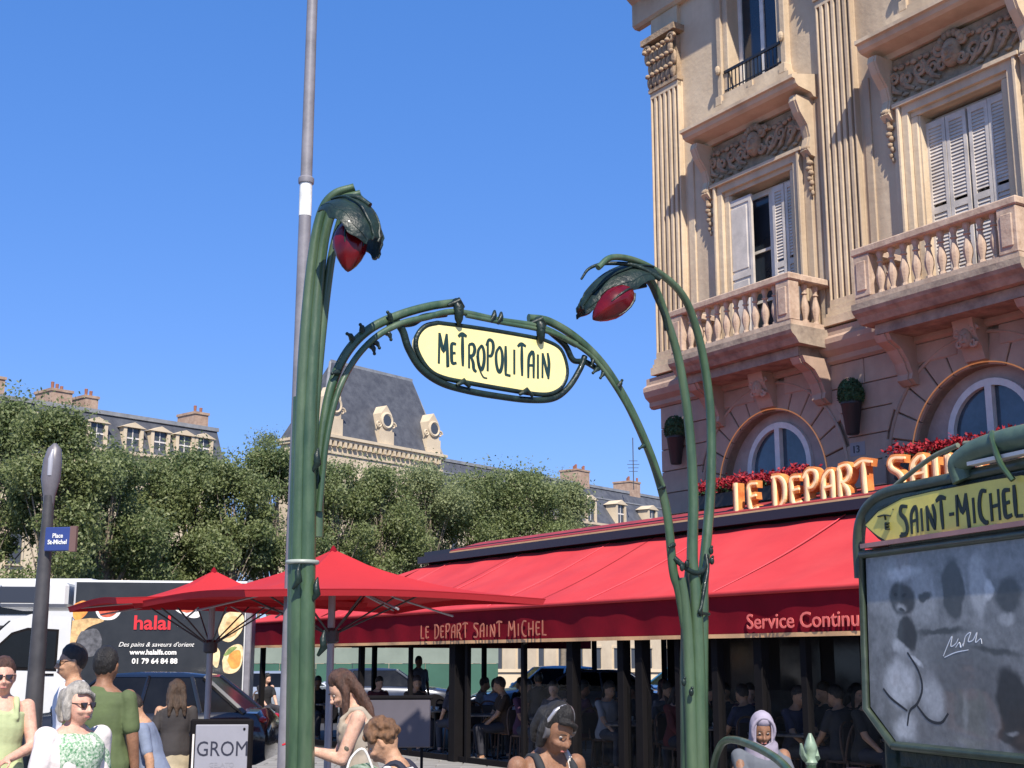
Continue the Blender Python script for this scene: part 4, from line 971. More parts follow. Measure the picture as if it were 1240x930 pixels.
for q in ([(350, 480), (370, 430), (385, 400), (380, 440), (400, 430), (410, 410)], [(430, 440), (440, 400), (460, 385), (450, 420), (470, 415), (485, 385), (480, 425), (500, 410), (505, 430)], [(355, 485), (400, 465), (450, 455)], [(400, 445), (415, 425), (420, 445), (430, 430)]):
    lv[0] += 1; RC[0] = 4; b = MB(); ribbon(b, [bp(*sc_(*p)) for p in q], .004, -.0125 - .00012 * lv[0], -.011); b.build('print', M_sig, pn)

# ---------------------------------------------------------------- poles
o = empty('tall_grey_pole', (-2.02, 12.2, 0), 0, 'tall slender grey mast rising behind the left green metro post', 'pole')
b = MB(); b.tube([(0, 0, 0), (0, 0, 3), (0, 0, 6.4), (0, 0, 10.5)], [.085, .07, .058, .047], 16); b.build('shaft', M_grey, o, smooth=40)
b = MB(); b.lathe([(.075, -.02), (.078, 0), (.078, .03), (.06, .05)], 16, (0, 0, 6.25)); b.build('collar', M_grey, o, smooth=40)
zA, zB = at(372, 262, 12.2).z, at(374, 218, 12.2).z
b = MB(); b.lathe([(.062, zA), (.0625, (zA + zB) / 2), (.0615, zB)], 16); b.build('sticker', M_paper, o, smooth=40)
SX = at(45, 800, 9.5).x
o = empty('street_lamp', (SX, 9.5, 0), 0, 'short dark grey lamp post with an elongated closed head at the left edge', 'street lamp')
zl = at(62, 600, 9.5).z; z2 = at(62, 537, 9.5).z
b = MB(); b.tube([(0, 0, 0), (0, 0, 1.0), (.0, 0, 2.2), (0, 0, zl)], [.078, .068, .05, .036], 14); b.build('shaft', M_greyd, o, smooth=40)
b = MB(); b.tube([(0, 0, zl - .1), (0, 0, zl), (.005, -.01, zl + .12), (.01, -.01, zl + .25), (.015, 0, z2 - .04), (.015, 0, z2)], [.036, .045, .07, .068, .05, .012], 14, flat=.7); b.build('lamp_head', mat('lamp_head_grey', (.13, .12, .135), .4, .2, 5), o, smooth=50)
b = MB(); b.tube([(.01, -.045, zl + .14), (.012, -.05, zl + .26), (.015, -.03, z2 - .05)], [.02, .022, .01], 8); b.build('lens', mat('lens_grey', (.32, .32, .36), .3), o, smooth=True)
o = empty('street_sign', (SX, 9.5, 0), R(-12), 'small blue enamel street sign fixed to the dark lamp post', 'sign')
q0, q1 = at(53, 668, 9.45), at(94, 639, 9.45)
b = MB(); b.bbox(.03, .27, -.07, -.055, q0.z + .0, q1.z, .006); b.build('plate', mat('blue_enamel', (.03, .05, .19), .35, .1, 5, coat=.3), o)
b = MB(); b.box(.23, .28, -.075, -.05, q0.z - .005, q1.z + .005); b.build('edge', mat('sign_edge_brown', (.14, .08, .07), .6), o)
text_obj('lettering', 'Place\nSt-Michel', .045, M_paper, o, (.135, -.0735, q0.z + .095), .002, .9, align='CENTER', bold=.001)
b = MB(); b.tube([(0, 0, q0.z + .05), (.06, -.055, q0.z + .05)], .01, 6); b.tube([(0, 0, q1.z - .05), (.06, -.055, q1.z - .05)], .01, 6); b.build('bracket', M_greyd, o)

# ---------------------------------------------------------------- parasols
def parasol(cx, cy, rz, half, zap, zed, lab, tilt=0):
    o = empty('parasol', (cx, cy, 0), rz, lab, 'parasol', 'red parasols beside the terrace')
    b = MB(); b.tube([(0, 0, 0), (0, 0, zap - .05)], .038, 12); b.build('pole', M_alu, o, smooth=True)
    b = MB(); b.bbox(-.4, .4, -.4, .4, 0, .09, .02); b.tube([(0, 0, .09), (0, 0, .4)], [.07, .05], 10); b.build('base', M_greyd, o)
    cs = [Vector((half * sx, half * sy, zed)) for sx, sy in ((-1, -1), (1, -1), (1, 1), (-1, 1))]
    ap_ = Vector((0, 0, zap)); n = 12
    for k in range(4):
        A, B = cs[k], cs[(k + 1) % 4]; vs, fs = [], []
        for i in range(n + 1):
            t = i / n
            for j in range(n + 1):
                s_ = j / n; e = A.lerp(B, s_); e = e + (Vector((0, 0, zed)) * 0) ; e2 = e * (1 - .05 * math.sin(PI * s_)); e2.z = e.z + .05 * math.sin(PI * s_)
                p = ap_.lerp(e2, t); p.z -= (.09 * math.sin(PI * t) + .05 * math.sin(PI * t) * math.sin(PI * s_)); p.z += .05 * math.exp(-((t) / .12) ** 2) if t < .3 else 0
                vs.append(p)
        for i in range(n):
            for j in range(n): q = i * (n + 1) + j; fs.append((q, q + 1, q + n + 2, q + n + 1))
        m_ = len(vs); vs += [p - Vector((0, 0, .006)) for p in vs]; fs += [tuple(x + m_ for x in f[::-1]) for f in fs]
        b = MB(); b.add(vs, fs); b.build('canopy_panel', M_para, o, smooth=True)
        # hem hanging from the edge
        vs, fs = [], []
        for j in range(n + 1):
            s_ = j / n; e = A.lerp(B, s_); e = Vector((e.x * (1 - .05 * math.sin(PI * s_)), e.y * (1 - .05 * math.sin(PI * s_)), e.z + .05 * math.sin(PI * s_)))
            vs += [e, e * .985 - Vector((0, 0, .03))]
        for j in range(n): fs.append((2 * j, 2 * j + 2, 2 * j + 3, 2 * j + 1))
        b = MB(); b.add(vs, fs); b.build('hem', M_para, o)
    r = MB()
    for k in range(8):
        if k % 2 == 0: e = cs[k // 2]
        else: e = (cs[k // 2] + cs[(k // 2 + 1) % 4]) / 2 * .95
        top = Vector((0, 0, zap - .07)); end = Vector((e.x * .96, e.y * .96, e.z - .02)); mid = top.lerp(end, .5) - Vector((0, 0, .09))
        b = MB(); b.tube([top, mid, end], .012, 6); b.build('rib', M_alu, o)
        b = MB(); b.tube([(0, 0, zap - .85), mid], .010, 6); b.build('strut', M_greyd, o)
    b = MB(); b.lathe([(.05, -.08), (.085, -.06), (.085, .05), (.05, .08)], 12, (0, 0, zap - .85)); b.lathe([(.05, -.05), (.07, -.03), (.07, .02), (.05, .04)], 12, (0, 0, zap - .08)); b.build('hub', M_greyd, o, smooth=40)
    b = MB(); b.lathe([(.02, 0), (.045, .02), (.03, .06), (.006, .09)], 8, (0, 0, zap)); b.build('finial', M_redd, o, smooth=True)
    return o
p = at(400, 800, 14.0); parasol(p.x, 14.0, R(33), 1.62, at(400, 671, 14).z, at(650, 727, 13.9).z, 'nearer red parasol with its grey pole just right of the left metro post')
p = at(254, 800, 16.0); parasol(p.x, 16.0, R(28), 1.43, at(258, 696, 16).z, at(90, 731, 15.6).z, 'farther red parasol in front of the halal truck, pole above the GROM board')

# ---------------------------------------------------------------- GROM board
o = empty('pavement_sign', (at(268, 900, 12.6).x, 12.6, 0), R(4), 'white GROM ice-cream pavement board in a dark rounded frame', 'sign')
b = MB(); b.bbox(-.29, .29, -.02, .02, .12, 1.12, .018); fr = b.build('frame', M_dark, o)
b = MB(); b.bbox(-.235, .245, -.028, -.018, .17, 1.07, .006); b.build('panel', mat('shaded_white_panel', (.27, .27, .31), .4, .06, 3), fr)  # white panel greyed, the board's shade put into its colour
b = MB(); b.box(-.262, -.245, -.03, -.02, .17, .985); b.build('bright_edge', M_white, fr)
text_obj('lettering', 'GROM', .19, mat('grom_ink', (.02, .022, .04), .5), fr, (-.225, -.0295, .79), .003, .86)
text_obj('lettering', 'GELATO', .06, mat('grom_grey', (.25, .25, .28), .5), fr, (-.10, -.0295, .69), .003, 1.0)
b = MB(); b.sph((.21, -.03, 1.03), .012, 8, 6); b.build('screw', M_dark, fr)
for x in (-.24, .24):
    b = MB(); b.tube([(x, 0, 1.0), (x, .3, 0)], .014, 6); b.build('leg', M_dark, o); b = MB(); b.tube([(x, 0, .14), (x, -.05, 0)], .014, 6); b.build('leg', M_dark, o)
# menu easel seen from behind
o = empty('menu_board', (at(483, 850, 11.5).x, 11.5, 0), R(6), 'plain grey back of a menu board standing behind the curly-haired visitor', 'sign')
b = MB(); b.bbox(-.27, .27, -.02, .02, .93, 1.33, .01); b.build('board', mat('menu_back', (.085, .075, .09), .6, .15, 2), o); b = MB(); b.bbox(-.29, .29, -.03, .03, 1.33, 1.36, .006); b.tube([(-.2, 0, 0), (-.2, 0, .93)], .014, 6); b.tube([(.2, 0, 0), (.2, 0, .93)], .014, 6); b.build('stand', M_dark, o)
# ---------------------------------------------------------------- far buildings
FD = (.665, .747)
def far_block(name, lab, o, d, L, zeave, zroof, depth, dorm, chim, grp='far buildings across the river', wins=True, pitch=2.9, inset=1.2, s0=0.0, ocul=False, hipL=0, hipR=0, dw=1.0, floors=None, modil=False, cat='building'):
    rz = math.atan2(d[1], d[0]); R0 = empty(name, (o[0], o[1], 0), rz, lab, cat, grp)
    b = MB(); b.box(s0, L, 0, depth, 0, zeave); b.build('wall', M_far, R0)
    b = MB(); b.box(s0 - .3, L + .3, -.5, depth + .3, zeave - .25, zeave); b.box(s0 - .2, L + .2, -.3, depth + .2, zeave - .5, zeave - .25); b.box(s0 - .1, L + .1, -.12, depth + .1, zeave - 1.6, zeave - 1.4); b.build('cornice', M_far, R0)
    if modil:
        for k in range(int((L - s0) / .62)):
            b = MB(); b.box(s0 + .1 + k * .62, s0 + .36 + k * .62, -.42, -.0, zeave - .95, zeave - .5); b.build('modillion', M_far, R0)
    b = MB(); ins = inset
    b.hull([(s0 - .1, -.1, zeave), (L + .1, -.1, zeave), (L + .1, depth, zeave), (s0 - .1, depth, zeave), (s0 + hipL, ins, zroof), (L - hipR, ins, zroof), (L - hipR, depth - ins, zroof), (s0 + hipL, depth - ins, zroof)])
    rf = b.build('roof', M_slate, R0)
    b = MB(); b.box(s0 + hipL - .1, L - hipR + .1, ins - .15, depth - ins + .15, zroof - .02, zroof + .28); b.build('ridge_cap', M_zinc, rf)
    for (s_, top) in dorm:
        D = MB(); zb_ = zeave + .02
        h = top - zeave; w = dw
        if ocul:
            D.box(s_ - w * .62, s_ + w * .62, -.25, .9, zb_, zb_ + h * .34); D.hull([(s_ - w * .5, -.2, zb_ + h * .34), (s_ + w * .5, -.2, zb_ + h * .34), (s_ - w * .5, .9, zb_ + h * .34), (s_ + w * .5, .9, zb_ + h * .34), (s_ - w * .45, -.2, zb_ + h * .78), (s_ + w * .45, -.2, zb_ + h * .78), (s_ - w * .42, 1.2, zb_ + h * .78), (s_ + w * .42, 1.2, zb_ + h * .78), (s_, -.2, zb_ + h), (s_, 1.4, zb_ + h)])
            D.tube([(s_ + w * .42 * math.cos(a), -.25, zb_ + h * .6 + w * .42 * math.sin(a)) for a in [k * PI / 8 for k in range(17)]], w * .1, 6)
            for q in (-1, 1): scroll(D, s_ + q * w * .62, zb_ + h * .5, -.15, w * .22, 1.3, q, .09)
        else:
            D.box(s_ - w * .5, s_ - w * .34, -.05, 1.4, zb_, zb_ + h * .84); D.box(s_ + w * .34, s_ + w * .5, -.05, 1.4, zb_, zb_ + h * .84)
            D.hull([(s_ - w * .62, -.15, zb_ + h * .82), (s_ + w * .62, -.15, zb_ + h * .82), (s_ - w * .62, 1.6, zb_ + h * .82), (s_ + w * .62, 1.6, zb_ + h * .82), (s_, -.15, zb_ + h * (1.0)), (s_, 1.6, zb_ + h * 1.0)])
        dd = D.build('dormer', M_far, R0, smooth=30)
        P = MB()
        if ocul: P.lathe([(w * .36, 0), (w * .36, .05)], 14, m=Matrix.Translation((s_, -.27, zb_ + h * .6)) @ Matrix.Rotation(R(90), 4, 'X'))
        else: P.box(s_ - w * .34, s_ + w * .34, .12, .16, zb_ + .1, zb_ + h * .82)
        P.build('window', M_farw, dd)
        if not ocul:
            P = MB(); P.box(s_ - .03, s_ + .03, .08, .13, zb_ + .1, zb_ + h * .8); P.box(s_ - w * .34, s_ + w * .34, .09, .125, zb_ + h * .45, zb_ + h * .5); P.build('window_frame', M_white, dd)
    for (s_, w, zc, yy) in chim:
        b = MB(); b.box(s_ - w / 2, s_ + w / 2, yy, yy + 2.4, zroof - 1.5, zc); b.box(s_ - w / 2 - .08, s_ + w / 2 + .08, yy - .08, yy + 2.48, zc, zc + .2); c_ = b.build('chimney', M_chim, R0)
        n = max(2, int(w / .45))
        for k in range(n):
            b = MB(); x = s_ - w / 2 + .2 + k * (w - .4) / max(1, n - 1); b.lathe([(.13, 0), (.11, .1), (.13, .5), (.1, .52)], 8, (x, yy + .3 + .5 * (k % 3), zc + .2)); b.build('chimney_pot', M_pot, c_)
    if wins:
        fl = floors or [(.8, 3.2), (4.6, 7.0), (8.2, 10.6), (11.8, 13.9)]
        n = int((L - s0) / pitch); pr1 = pr2 = None
        for i in range(n):
            for k, (z0, z1) in enumerate(fl):
                x = s0 + pitch * (i + .5)
                if k == 0 or pr1 is None or True:
                    f = MB(); f.box(-.62, -.5, -.12, .02, 0, z1 - z0); f.box(.5, .62, -.12, .02, 0, z1 - z0); f.box(-.66, .66, -.15, .02, z1 - z0, z1 - z0 + .2); f.box(-.66, .66, -.2, .02, -.12, 0)
                key = round(z1 - z0, 2)
                if key not in WCACHE: 
                    f1 = f.mesh('window'); f1.materials.append(M_far); g1 = MB(); g1.box(-.5, .5, -.03, -.01, 0, z1 - z0); g2 = g1.mesh('pane'); g2.materials.append(M_farw); WCACHE[key] = (f1, g2)
                w1 = bpy.data.objects.new('window', WCACHE[key][0]); link(w1, R0); w1.location = (x, 0, z0)
                w2 = bpy.data.objects.new('pane', WCACHE[key][1]); link(w2, w1)
    return R0
WCACHE = {}
O1 = Vector((-35.8, 90)) - Vector(FD) * 14
def s1(px, py): return on_plane(px, py, O1, FD)
dm = [(s1(x, 520)[0], 19.3) for x in (30, 75, 118, 162, 195, 225, 248)]
far_block('apartment_building', 'pale stone apartment block with dormered zinc mansard showing above the trees at far left', O1, FD, s1(272, 515)[0], 17.0, 19.8, 11, dm,
          [(s1(92, 480)[0], 1.7, 21.2, 2.0), (s1(133, 480)[0], 1.1, 21.2, 2.5), (s1(258, 495)[0], 1.3, 21.1, 1.5), (s1(10, 470)[0], 1.5, 21.4, 2)], dw=1.7, inset=1.0)
PD = (.62, .785); O2_ = (-17.6, 110)
def s2(px, py): return on_plane(px, py, O2_, PD)
pav = far_block('palace_pavilion', 'stone pavilion with a tall steep slate roof and round dormers behind the left metro arm', O2_, PD, 17.6, 20.8, 28.0, 5,
          [(s2(403, 520)[0], 25.2), (s2(466, 520)[0], 24.4), (s2(523, 540)[0], 24.6)], [], ocul=True, s0=1.8, hipL=3.45, hipR=1.7, inset=2.6, dw=1.55, modil=True, floors=[(.8, 3.4), (5, 8.4), (9.6, 13), (14.4, 17.2)], pitch=3.2)
for (a, b_) in (((1.8, -.1, 20.8), (5.2, 2.6, 28.1)), ((17.6, -.1, 20.8), (15.9, 2.6, 28.1))):
    q = MB(); q.tube([a, b_], .13, 6); q.build('hip_flashing', M_zinc, pav)
q = MB(); q.tube([(8, 3.5, 28), (8, 3.5, 29)], .04, 5); q.build('roof_rod', M_greyd, pav)
q = MB(); q.hull([(14.5, 6.5, 20.8), (20.2, 6.5, 20.8), (14.5, 13, 20.8), (20.2, 13, 20.8), (15.5, 8.5, 27.4), (18.6, 8.5, 27.4), (15.5, 11, 27.4), (18.6, 11, 27.4)]); q.box(14.6, 20.0, 6.6, 12.9, 0, 20.8); q.build('rear_roof', M_slate, pav)
O3 = (O2_[0] + PD[0] * 17.8, O2_[1] + PD[1] * 17.8)
def s3(px, py): return on_plane(px, py, O3, PD)
wing = far_block('palace_wing', 'long stone wing with a blue-grey slate roof and dormers running right behind the trees', O3, PD, 46, 16.4, 21.0, 13,
          [(s3(x, 610)[0], 19.4) for x in (585, 620, 655, 690, 716, 752, 790)], [(s3(733, 570)[0], 2.4, 22.6, 3), (s3(795, 580)[0], 2.2, 22.4, 3)], inset=3.2, dw=2.0, pitch=3.4, floors=[(.8, 3.0), (4.4, 7.0), (8.4, 10.8), (12.0, 14.0)])
q = MB(); q.box(0, 46, 2.1, 2.2, 19.6, 19.75); q.build('gutter', M_zinc, wing)
an = at(767, 572, 148); o = empty('roof_aerial', (an.x, an.y, 20.6), 0, 'thin television aerial on the slate roof left of the stone building', 'aerial')
q = MB(); q.tube([(0, 0, 0), (0, 0, at(767, 530, 148).z - 20.6)], .06, 5)
for z, w in ((3.3, .5), (2.9, .7), (2.5, .6), (2.1, .5)): q.tube([(-w, 0, z), (w, 0, z)], .03, 4)
q.build('mast', M_greyd, o)
# river wall and green hoarding
b = MB(); b.box(-60, 60, 66, 66.6, 0, 1.1); b.box(-60, 60, 65.9, 66.7, 1.1, 1.25); tag(b.build('quay_parapet', M_far), 'low stone quay wall along the river under the trees', 'wall')
hd0, hd1 = at(312, 800, 46), at(592, 800, 46)
o = empty('green_hoarding', (hd0.x - 3, 46, 0), 0, 'green site hoarding seen through the terrace posts', 'fence')
M_hoard = mat('hoarding_green', (.035, .11, .075), .6, .12, .8)
L = hd1.x - hd0.x + 3
for k in range(int(L / 1.25) + 1):
    b = MB(); b.bbox(k * 1.25 + .01, k * 1.25 + 1.24, 0, .05, .05, 1.55, .008); b.build('panel', M_hoard, o)
b = MB(); b.box(0, int(L / 1.25) * 1.25 + 1.25, -.02, .03, 1.56, 2.08); b.build('top_band', mat('hoarding_grey', (.20, .24, .20), .6, .12, 1), o)
# ---------------------------------------------------------------- trees
M_bark = mat('grey_bark', (.22, .18, .135), .9, .3, 5, .6, 10)
LEAFS = [mat('leaf_green_a', (.21, .26, .10), .6, .5, .7, col2=(.10, .145, .05)), mat('leaf_green_b', (.25, .29, .11), .6, .5, .7, col2=(.125, .17, .06)), mat('leaf_green_c', (.36, .39, .20), .6, .5, .9, col2=(.20, .24, .10))]
for m in LEAFS: translucent(m, .5)
import numpy as np
def make_tree(px, ptop, Y, wpx, lab, seed, mi, zbot=3.6, n=15000, dens=1.0):
    rnd = np.random.RandomState(seed); base = at(px, 800, Y); ztop = at(px, ptop, Y).z; rw = wpx / 1600 * Y / 2
    o = empty('plane_tree', (base.x, Y, 0), 0, lab, 'tree', 'row of trees along the quay')
    r2 = random.Random(seed); tb = MB()
    tb.tube(spline([(0, 0, 0), (.1, 0, 2), (.0, .1, 4), (.2, .1, ztop * .55), (.1, 0, ztop * .85)], 4), [.2 - .0098 * k for k in range(17)], 8)
    tr = tb.build('trunk', M_bark, o, smooth=True)
    blobs = []
    for k in range(30):
        a = r2.random() * 6.28; h = r2.random() ** .85; z = zbot + .7 + (ztop - zbot - 1.1) * h; rr_ = rw * (1.0 - .55 * max(0, h - .45) / .55) * (.35 + .65 * r2.random())
        rb = (.45 + .62 * r2.random()) * min(1.5, rw / 2.6); z = min(z, ztop - rb - .25); c = (rr_ * math.cos(a), rr_ * math.sin(a) * .8, z); blobs.append((c, rb))
    blobs.append(((0, 0, ztop - 1.0), .8))
    lb = MB()
    for (c, rb) in blobs:
        st_ = (0.05, 0, max(2.5, c[2] * .55)); mid = ((st_[0] + c[0]) * .55, (st_[1] + c[1]) * .55, (st_[2] + c[2]) * .5 + .3); lb.tube([st_, mid, c], [.06, .03, .012], 5)
    lb.build('limb', M_bark, tr)
    wts = np.array([q[1] ** 2 for q in blobs]); wts /= wts.sum(); idx = rnd.choice(len(blobs), n, p=wts)
    C_ = np.array([q[0] for q in blobs])[idx]; Rb = np.array([q[1] for q in blobs])[idx]
    d = rnd.normal(size=(n, 3)); d /= np.linalg.norm(d, axis=1)[:, None]; rad = Rb * (rnd.rand(n) ** .45) * 1.12
    ctr = C_ + d * rad[:, None] * np.array([1, 1, .85]); 
    sprig = rnd.rand(n) < .24; ctr[sprig] += (d[sprig] * .8 + np.array([0, 0, .35])) * (rnd.rand(sprig.sum())[:, None] ** 1.5 * .9)
    nn = d * .5 + rnd.normal(size=(n, 3)) * .8 + np.array([0, 0, .3]); nn /= np.linalg.norm(nn, axis=1)[:, None]
    t = np.cross(nn, rnd.normal(size=(n, 3))); t /= np.linalg.norm(t, axis=1)[:, None]; u = np.cross(nn, t)
    sz = (.045 + .06 * rnd.rand(n))[:, None]
    V = np.stack([ctr - t * sz, ctr + u * sz * .55, ctr + t * sz, ctr - u * sz * .55], 1).reshape(-1, 3)
    me = bpy.data.meshes.new('crown'); me.vertices.add(4 * n); me.vertices.foreach_set('co', V.astype(np.float32).ravel())
    me.loops.add(4 * n); me.loops.foreach_set('vertex_index', np.arange(4 * n, dtype=np.int32)); me.polygons.add(n)
    me.polygons.foreach_set('loop_start', np.arange(0, 4 * n, 4, dtype=np.int32)); me.polygons.foreach_set('material_index', (rnd.rand(n) < .33).astype(np.int32)); me.update(calc_edges=True)
    me.materials.append(LEAFS[mi]); me.materials.append(LEAFS[2])
    co = bpy.data.objects.new('crown', me); link(co, o)
TL = [(-30, 478, 52, 120, 'tree filling the left edge of the row, partly out of the picture'), (45, 486, 50, 130, 'tall dark green tree behind the grey street lamp head'), (118, 528, 54, 120, 'tree whose top touches the mansard with the slanting chimney'),
      (175, 545, 58, 100, 'tree in front of the middle dormers of the left apartment block'), (222, 540, 60, 100, 'tree in front of the right end of the apartment block'), (272, 552, 58, 100, 'tree standing between the apartment block and the pavilion, above the farther parasol'),
      (325, 535, 60, 110, 'tree just left of the left metro post'), (400, 552, 64, 110, 'light green tree just right of the left metro post above the nearer parasol'), (455, 558, 66, 105, 'tree below the round dormer of the pavilion'),
      (515, 556, 68, 110, 'tree under the right end of the pavilion'), (575, 563, 70, 110, 'tree in front of the slate wing, second from the right of the row'), (632, 560, 72, 105, 'tree in front of the long wing below the METROPOLITAIN plate right end'), (680, 578, 74, 80, 'small rightmost tree of the row, beside the wing dormers')]
for i, (px, pt, Y, w, lab) in enumerate(TL): make_tree(px, pt, Y, w * 1.15, lab, 11 + i, i % 2 if i < 7 else (1 if i % 3 else 2), zbot=3.0 if i < 8 else 3.6, n=32000)
make_tree(310, 520, 100, 60, 'distant darker tree showing left of the pavilion roof', 77, 1, zbot=10, n=6000)

# ---------------------------------------------------------------- vehicles
M_tyre = mat('tyre_rubber', (.02, .02, .02), .85); M_rim = mat('alloy_rim', (.35, .35, .37), .3, metal=.8)
M_cglass = mat('car_glass', (.008, .009, .011), .12, .3, 1, spec=.28)
M_tail = mat('tail_light', (.35, .01, .01), .2); M_head = mat('headlight', (.7, .72, .75), .1, coat=.6)
def wheel(parent, x, y, r=.33, w=.2):
    m = Matrix.Translation((x, y, r)) @ Matrix.Rotation(R(90), 4, 'X')
    root = MB(); root.lathe([(r * .62, -w / 2), (r * .93, -w / 2), (r, -w / 2 + .03), (r, w / 2 - .03), (r * .93, w / 2), (r * .62, w / 2)], 22, m=m); t = root.build('tyre', M_tyre, parent, smooth=40)
    b = MB(); b.lathe([(r * .1, -w / 2 + .02), (r * .62, -w / 2 + .01), (r * .64, w / 2 - .01), (r * .1, w / 2 - .02)], 16, m=m)
    for k in range(5):
        a = 2 * PI * k / 5
        for sg_ in (-1, 1): b.tube([m @ Vector((0, 0, sg_ * w * .5)), m @ Vector((r * .6 * math.cos(a), r * .6 * math.sin(a), sg_ * w * .48))], .03, 5)
    b.build('rim', M_rim, t, smooth=40)
def car(loc, rz, color, lab, L=4.3, Wd=1.78, Hh=1.47, grp='cars beyond the terrace', suv=0):
    o = empty('parked_car', (loc[0], loc[1], 0), rz, lab, 'car', grp)
    m = mat('car_paint_' + '_'.join('%d' % (c * 100) for c in color), color, .25, .05, 1, coat=1.0, metal=.3)
    hw = Wd / 2; bl = .93 + suv * .12
    # stations along x (front at -L/2): (x, lower z, belt/hood z, half width)
    st_ = [(-.5, .35, .55, .72), (-.485, .25, .68, .86), (-.42, .2, .80, .96), (-.30, .19, .88, 1), (-.19, .19, bl, 1), (0, .19, bl + .02, 1), (.2, .19, bl + .03, 1), (.36, .2, bl + .04, .98), (.46, .24, bl + .02, .93), (.49, .3, bl - .1, .88), (.5, .4, .7, .8)]
    vs, fs = [], []
    for (t, z0, z1, k) in st_:
        x = t * L; w = hw * k
        sec = [(0, z0), (w * .86, z0), (w * .97, z0 + .08), (w, (z0 + z1) / 2), (w * .98, z1 - .1), (w * .9, z1 - .02), (w * .5, z1 + .02), (0, z1 + .03)]
        vs += [(x, y, z) for y, z in sec] + [(x, -y, z) for y, z in sec[-2:0:-1]]
    n = 14
    for i in range(len(st_) - 1):
        for j in range(n): fs.append((i * n + j, i * n + (j + 1) % n, (i + 1) * n + (j + 1) % n, (i + 1) * n + j))
    fs += [tuple(range(n)), tuple((len(st_) - 1) * n + j for j in range(n))]
    b = MB(); b.add(vs, fs); body = b.build('body', m, o, smooth=40)
    def gx(t, z, kw): return [(t * L, hw * kw, z), (t * L, -hw * kw, z)]
    P = gx(-.2, bl, .86) + gx(.42, bl + .02, .84) + gx(-.05, Hh - .03, .68) + gx(.28, Hh - .04, .66) + gx(.06, Hh, .62)
    b = MB(); b.hull(P); b.build('glasshouse', M_cglass, o, smooth=30)
    b = MB(); b.hull(gx(-.055, Hh - .045, .70) + gx(.285, Hh - .05, .68) + gx(.05, Hh + .02, .6) + gx(.2, Hh + .015, .6) + gx(-.05, Hh - .01, .64) + gx(.28, Hh - .02, .62)); b.build('roof', m, o, smooth=40)
    for sg_ in (-1, 1):
        for (t0, z0, k0, t1_, z1, k1, r_) in ((-.2, bl, .87, -.05, Hh - .04, .70, .03), (.08, bl, .875, .1, Hh - .03, .69, .028), (.42, bl, .85, .28, Hh - .05, .68, .045), (.28, bl, .87, .24, Hh - .04, .69, .03)):
            b = MB(); b.tube([(t0 * L, sg_ * hw * k0, z0), (t1_ * L, sg_ * hw * k1, z1)], r_, 6); b.build('pillar', m, o)
    for sg_ in (-1, 1):
        b = MB(); b.sph((-.17 * L, sg_ * (hw + .08), bl + .07), (.07, .11, .07), 10, 7); b.build('mirror', m, o, smooth=True)
        b = MB(); b.sph((-.455 * L, sg_ * hw * .72, .68), (.16, .2, .07), 10, 7); b.build('headlight', M_head, o, smooth=True)
        b = MB(); b.sph((.475 * L, sg_ * hw * .75, .84), (.07, .13, .05), 10, 7); b.build('tail_light', M_tail, o, smooth=True)
        for t in (0.0, .2):
            b = MB(); b.bbox(t * L + .12, t * L + .3, sg_ * hw * .985 - .012, sg_ * hw * .985 + .02, bl - .12, bl - .09, .004); b.build('handle', m, o)
    for t in (-.31, .31):
        for sg_ in (-1, 1):
            a = MB(); mm = Matrix.Translation((t * L, sg_ * (hw - .1), .33)) @ Matrix.Rotation(R(90), 4, 'X'); a.lathe([(.39, -.12), (.39, .108)], 20, m=mm); a.build('wheel_arch', M_dark, o)
            wheel(o, t * L, sg_ * (hw - .12), .33, .21)
    return o
p = at(185, 830, 19.5); car((p.x - .35, 19.5), R(2), (.012, .012, .014), 'black hatchback parked in front of the halal truck', grp='cars near the truck')
p = at(350, 830, 38); car((p.x, 38), R(170), (.33, .37, .42), 'pale silver-blue car seen just left of the left metro post', grp='cars near the truck', Hh=1.35)
p = at(470, 830, 39); car((p.x, 39.5), R(182), (.03, .035, .05), 'dark blue car side-on behind the menu board', Hh=1.42)
p = at(660, 820, 36); car((p.x, 36), R(8), (.09, .20, .28), 'teal blue car with bright windscreen edge between the terrace posts', Hh=1.5)
p = at(735, 830, 33); car((p.x + .3, 33), R(172), (.12, .15, .24), 'navy saloon beside the building corner, seen between dark posts', Hh=1.42)
p = at(825, 830, 40); car((p.x, 40), R(10), (.05, .20, .32), 'bright blue car glimpsed in the gap by the right metro post')
# people walking far off are added with the figures
# the van with the halal body
TY = 25.0
o = empty('delivery_truck', (at(190, 800, TY).x, TY, 0), R(9), 'white box truck with a black halal food advertisement on its side', 'truck')
x0 = at(88, 800, TY).x - at(190, 800, TY).x; x1 = at(300, 800, TY).x - at(190, 800, TY).x; zt_ = at(190, 703, TY).z
M_van = mat('white_van_paint', (.58, .58, .575), .35, .06, 2, coat=.4)
b = MB(); b.bbox(x0, x1, 0, 2.1, .75, zt_, .04); box = b.build('box_body', M_van, o)
gx0, gx1, gz0, gz1 = x0 + .04, x1 - .12, .85, zt_ - .04
b = MB(); b.box(gx0, gx1, -.012, 0.002, gz0, gz1); b.build('advert_panel', mat('advert_black', (.012, .014, .018), .45, .2, 3, coat=.2), box)
b = MB(); b.bbox(x1 - .1, x1 + .02, -.02, 2.12, .72, zt_ + .02, .02); b.build('rear_frame', M_grey, box)
def vx(px): return at(px, 760, TY).x - at(190, 760, TY).x
def vz(py): return at(190, py, TY).z
lvv = [0]
def blob(pts, m):
    lvv[0] += 1; b = MB(); P = spline([(vx(a), vz(c_), 0) for a, c_ in pts] + [(vx(pts[0][0]), vz(pts[0][1]), 0)], 4)[:-1]; b.prism([(p.x, p.y) for p in P], -.013 - .001 * lvv[0], -.011); b.build('print', m, box)
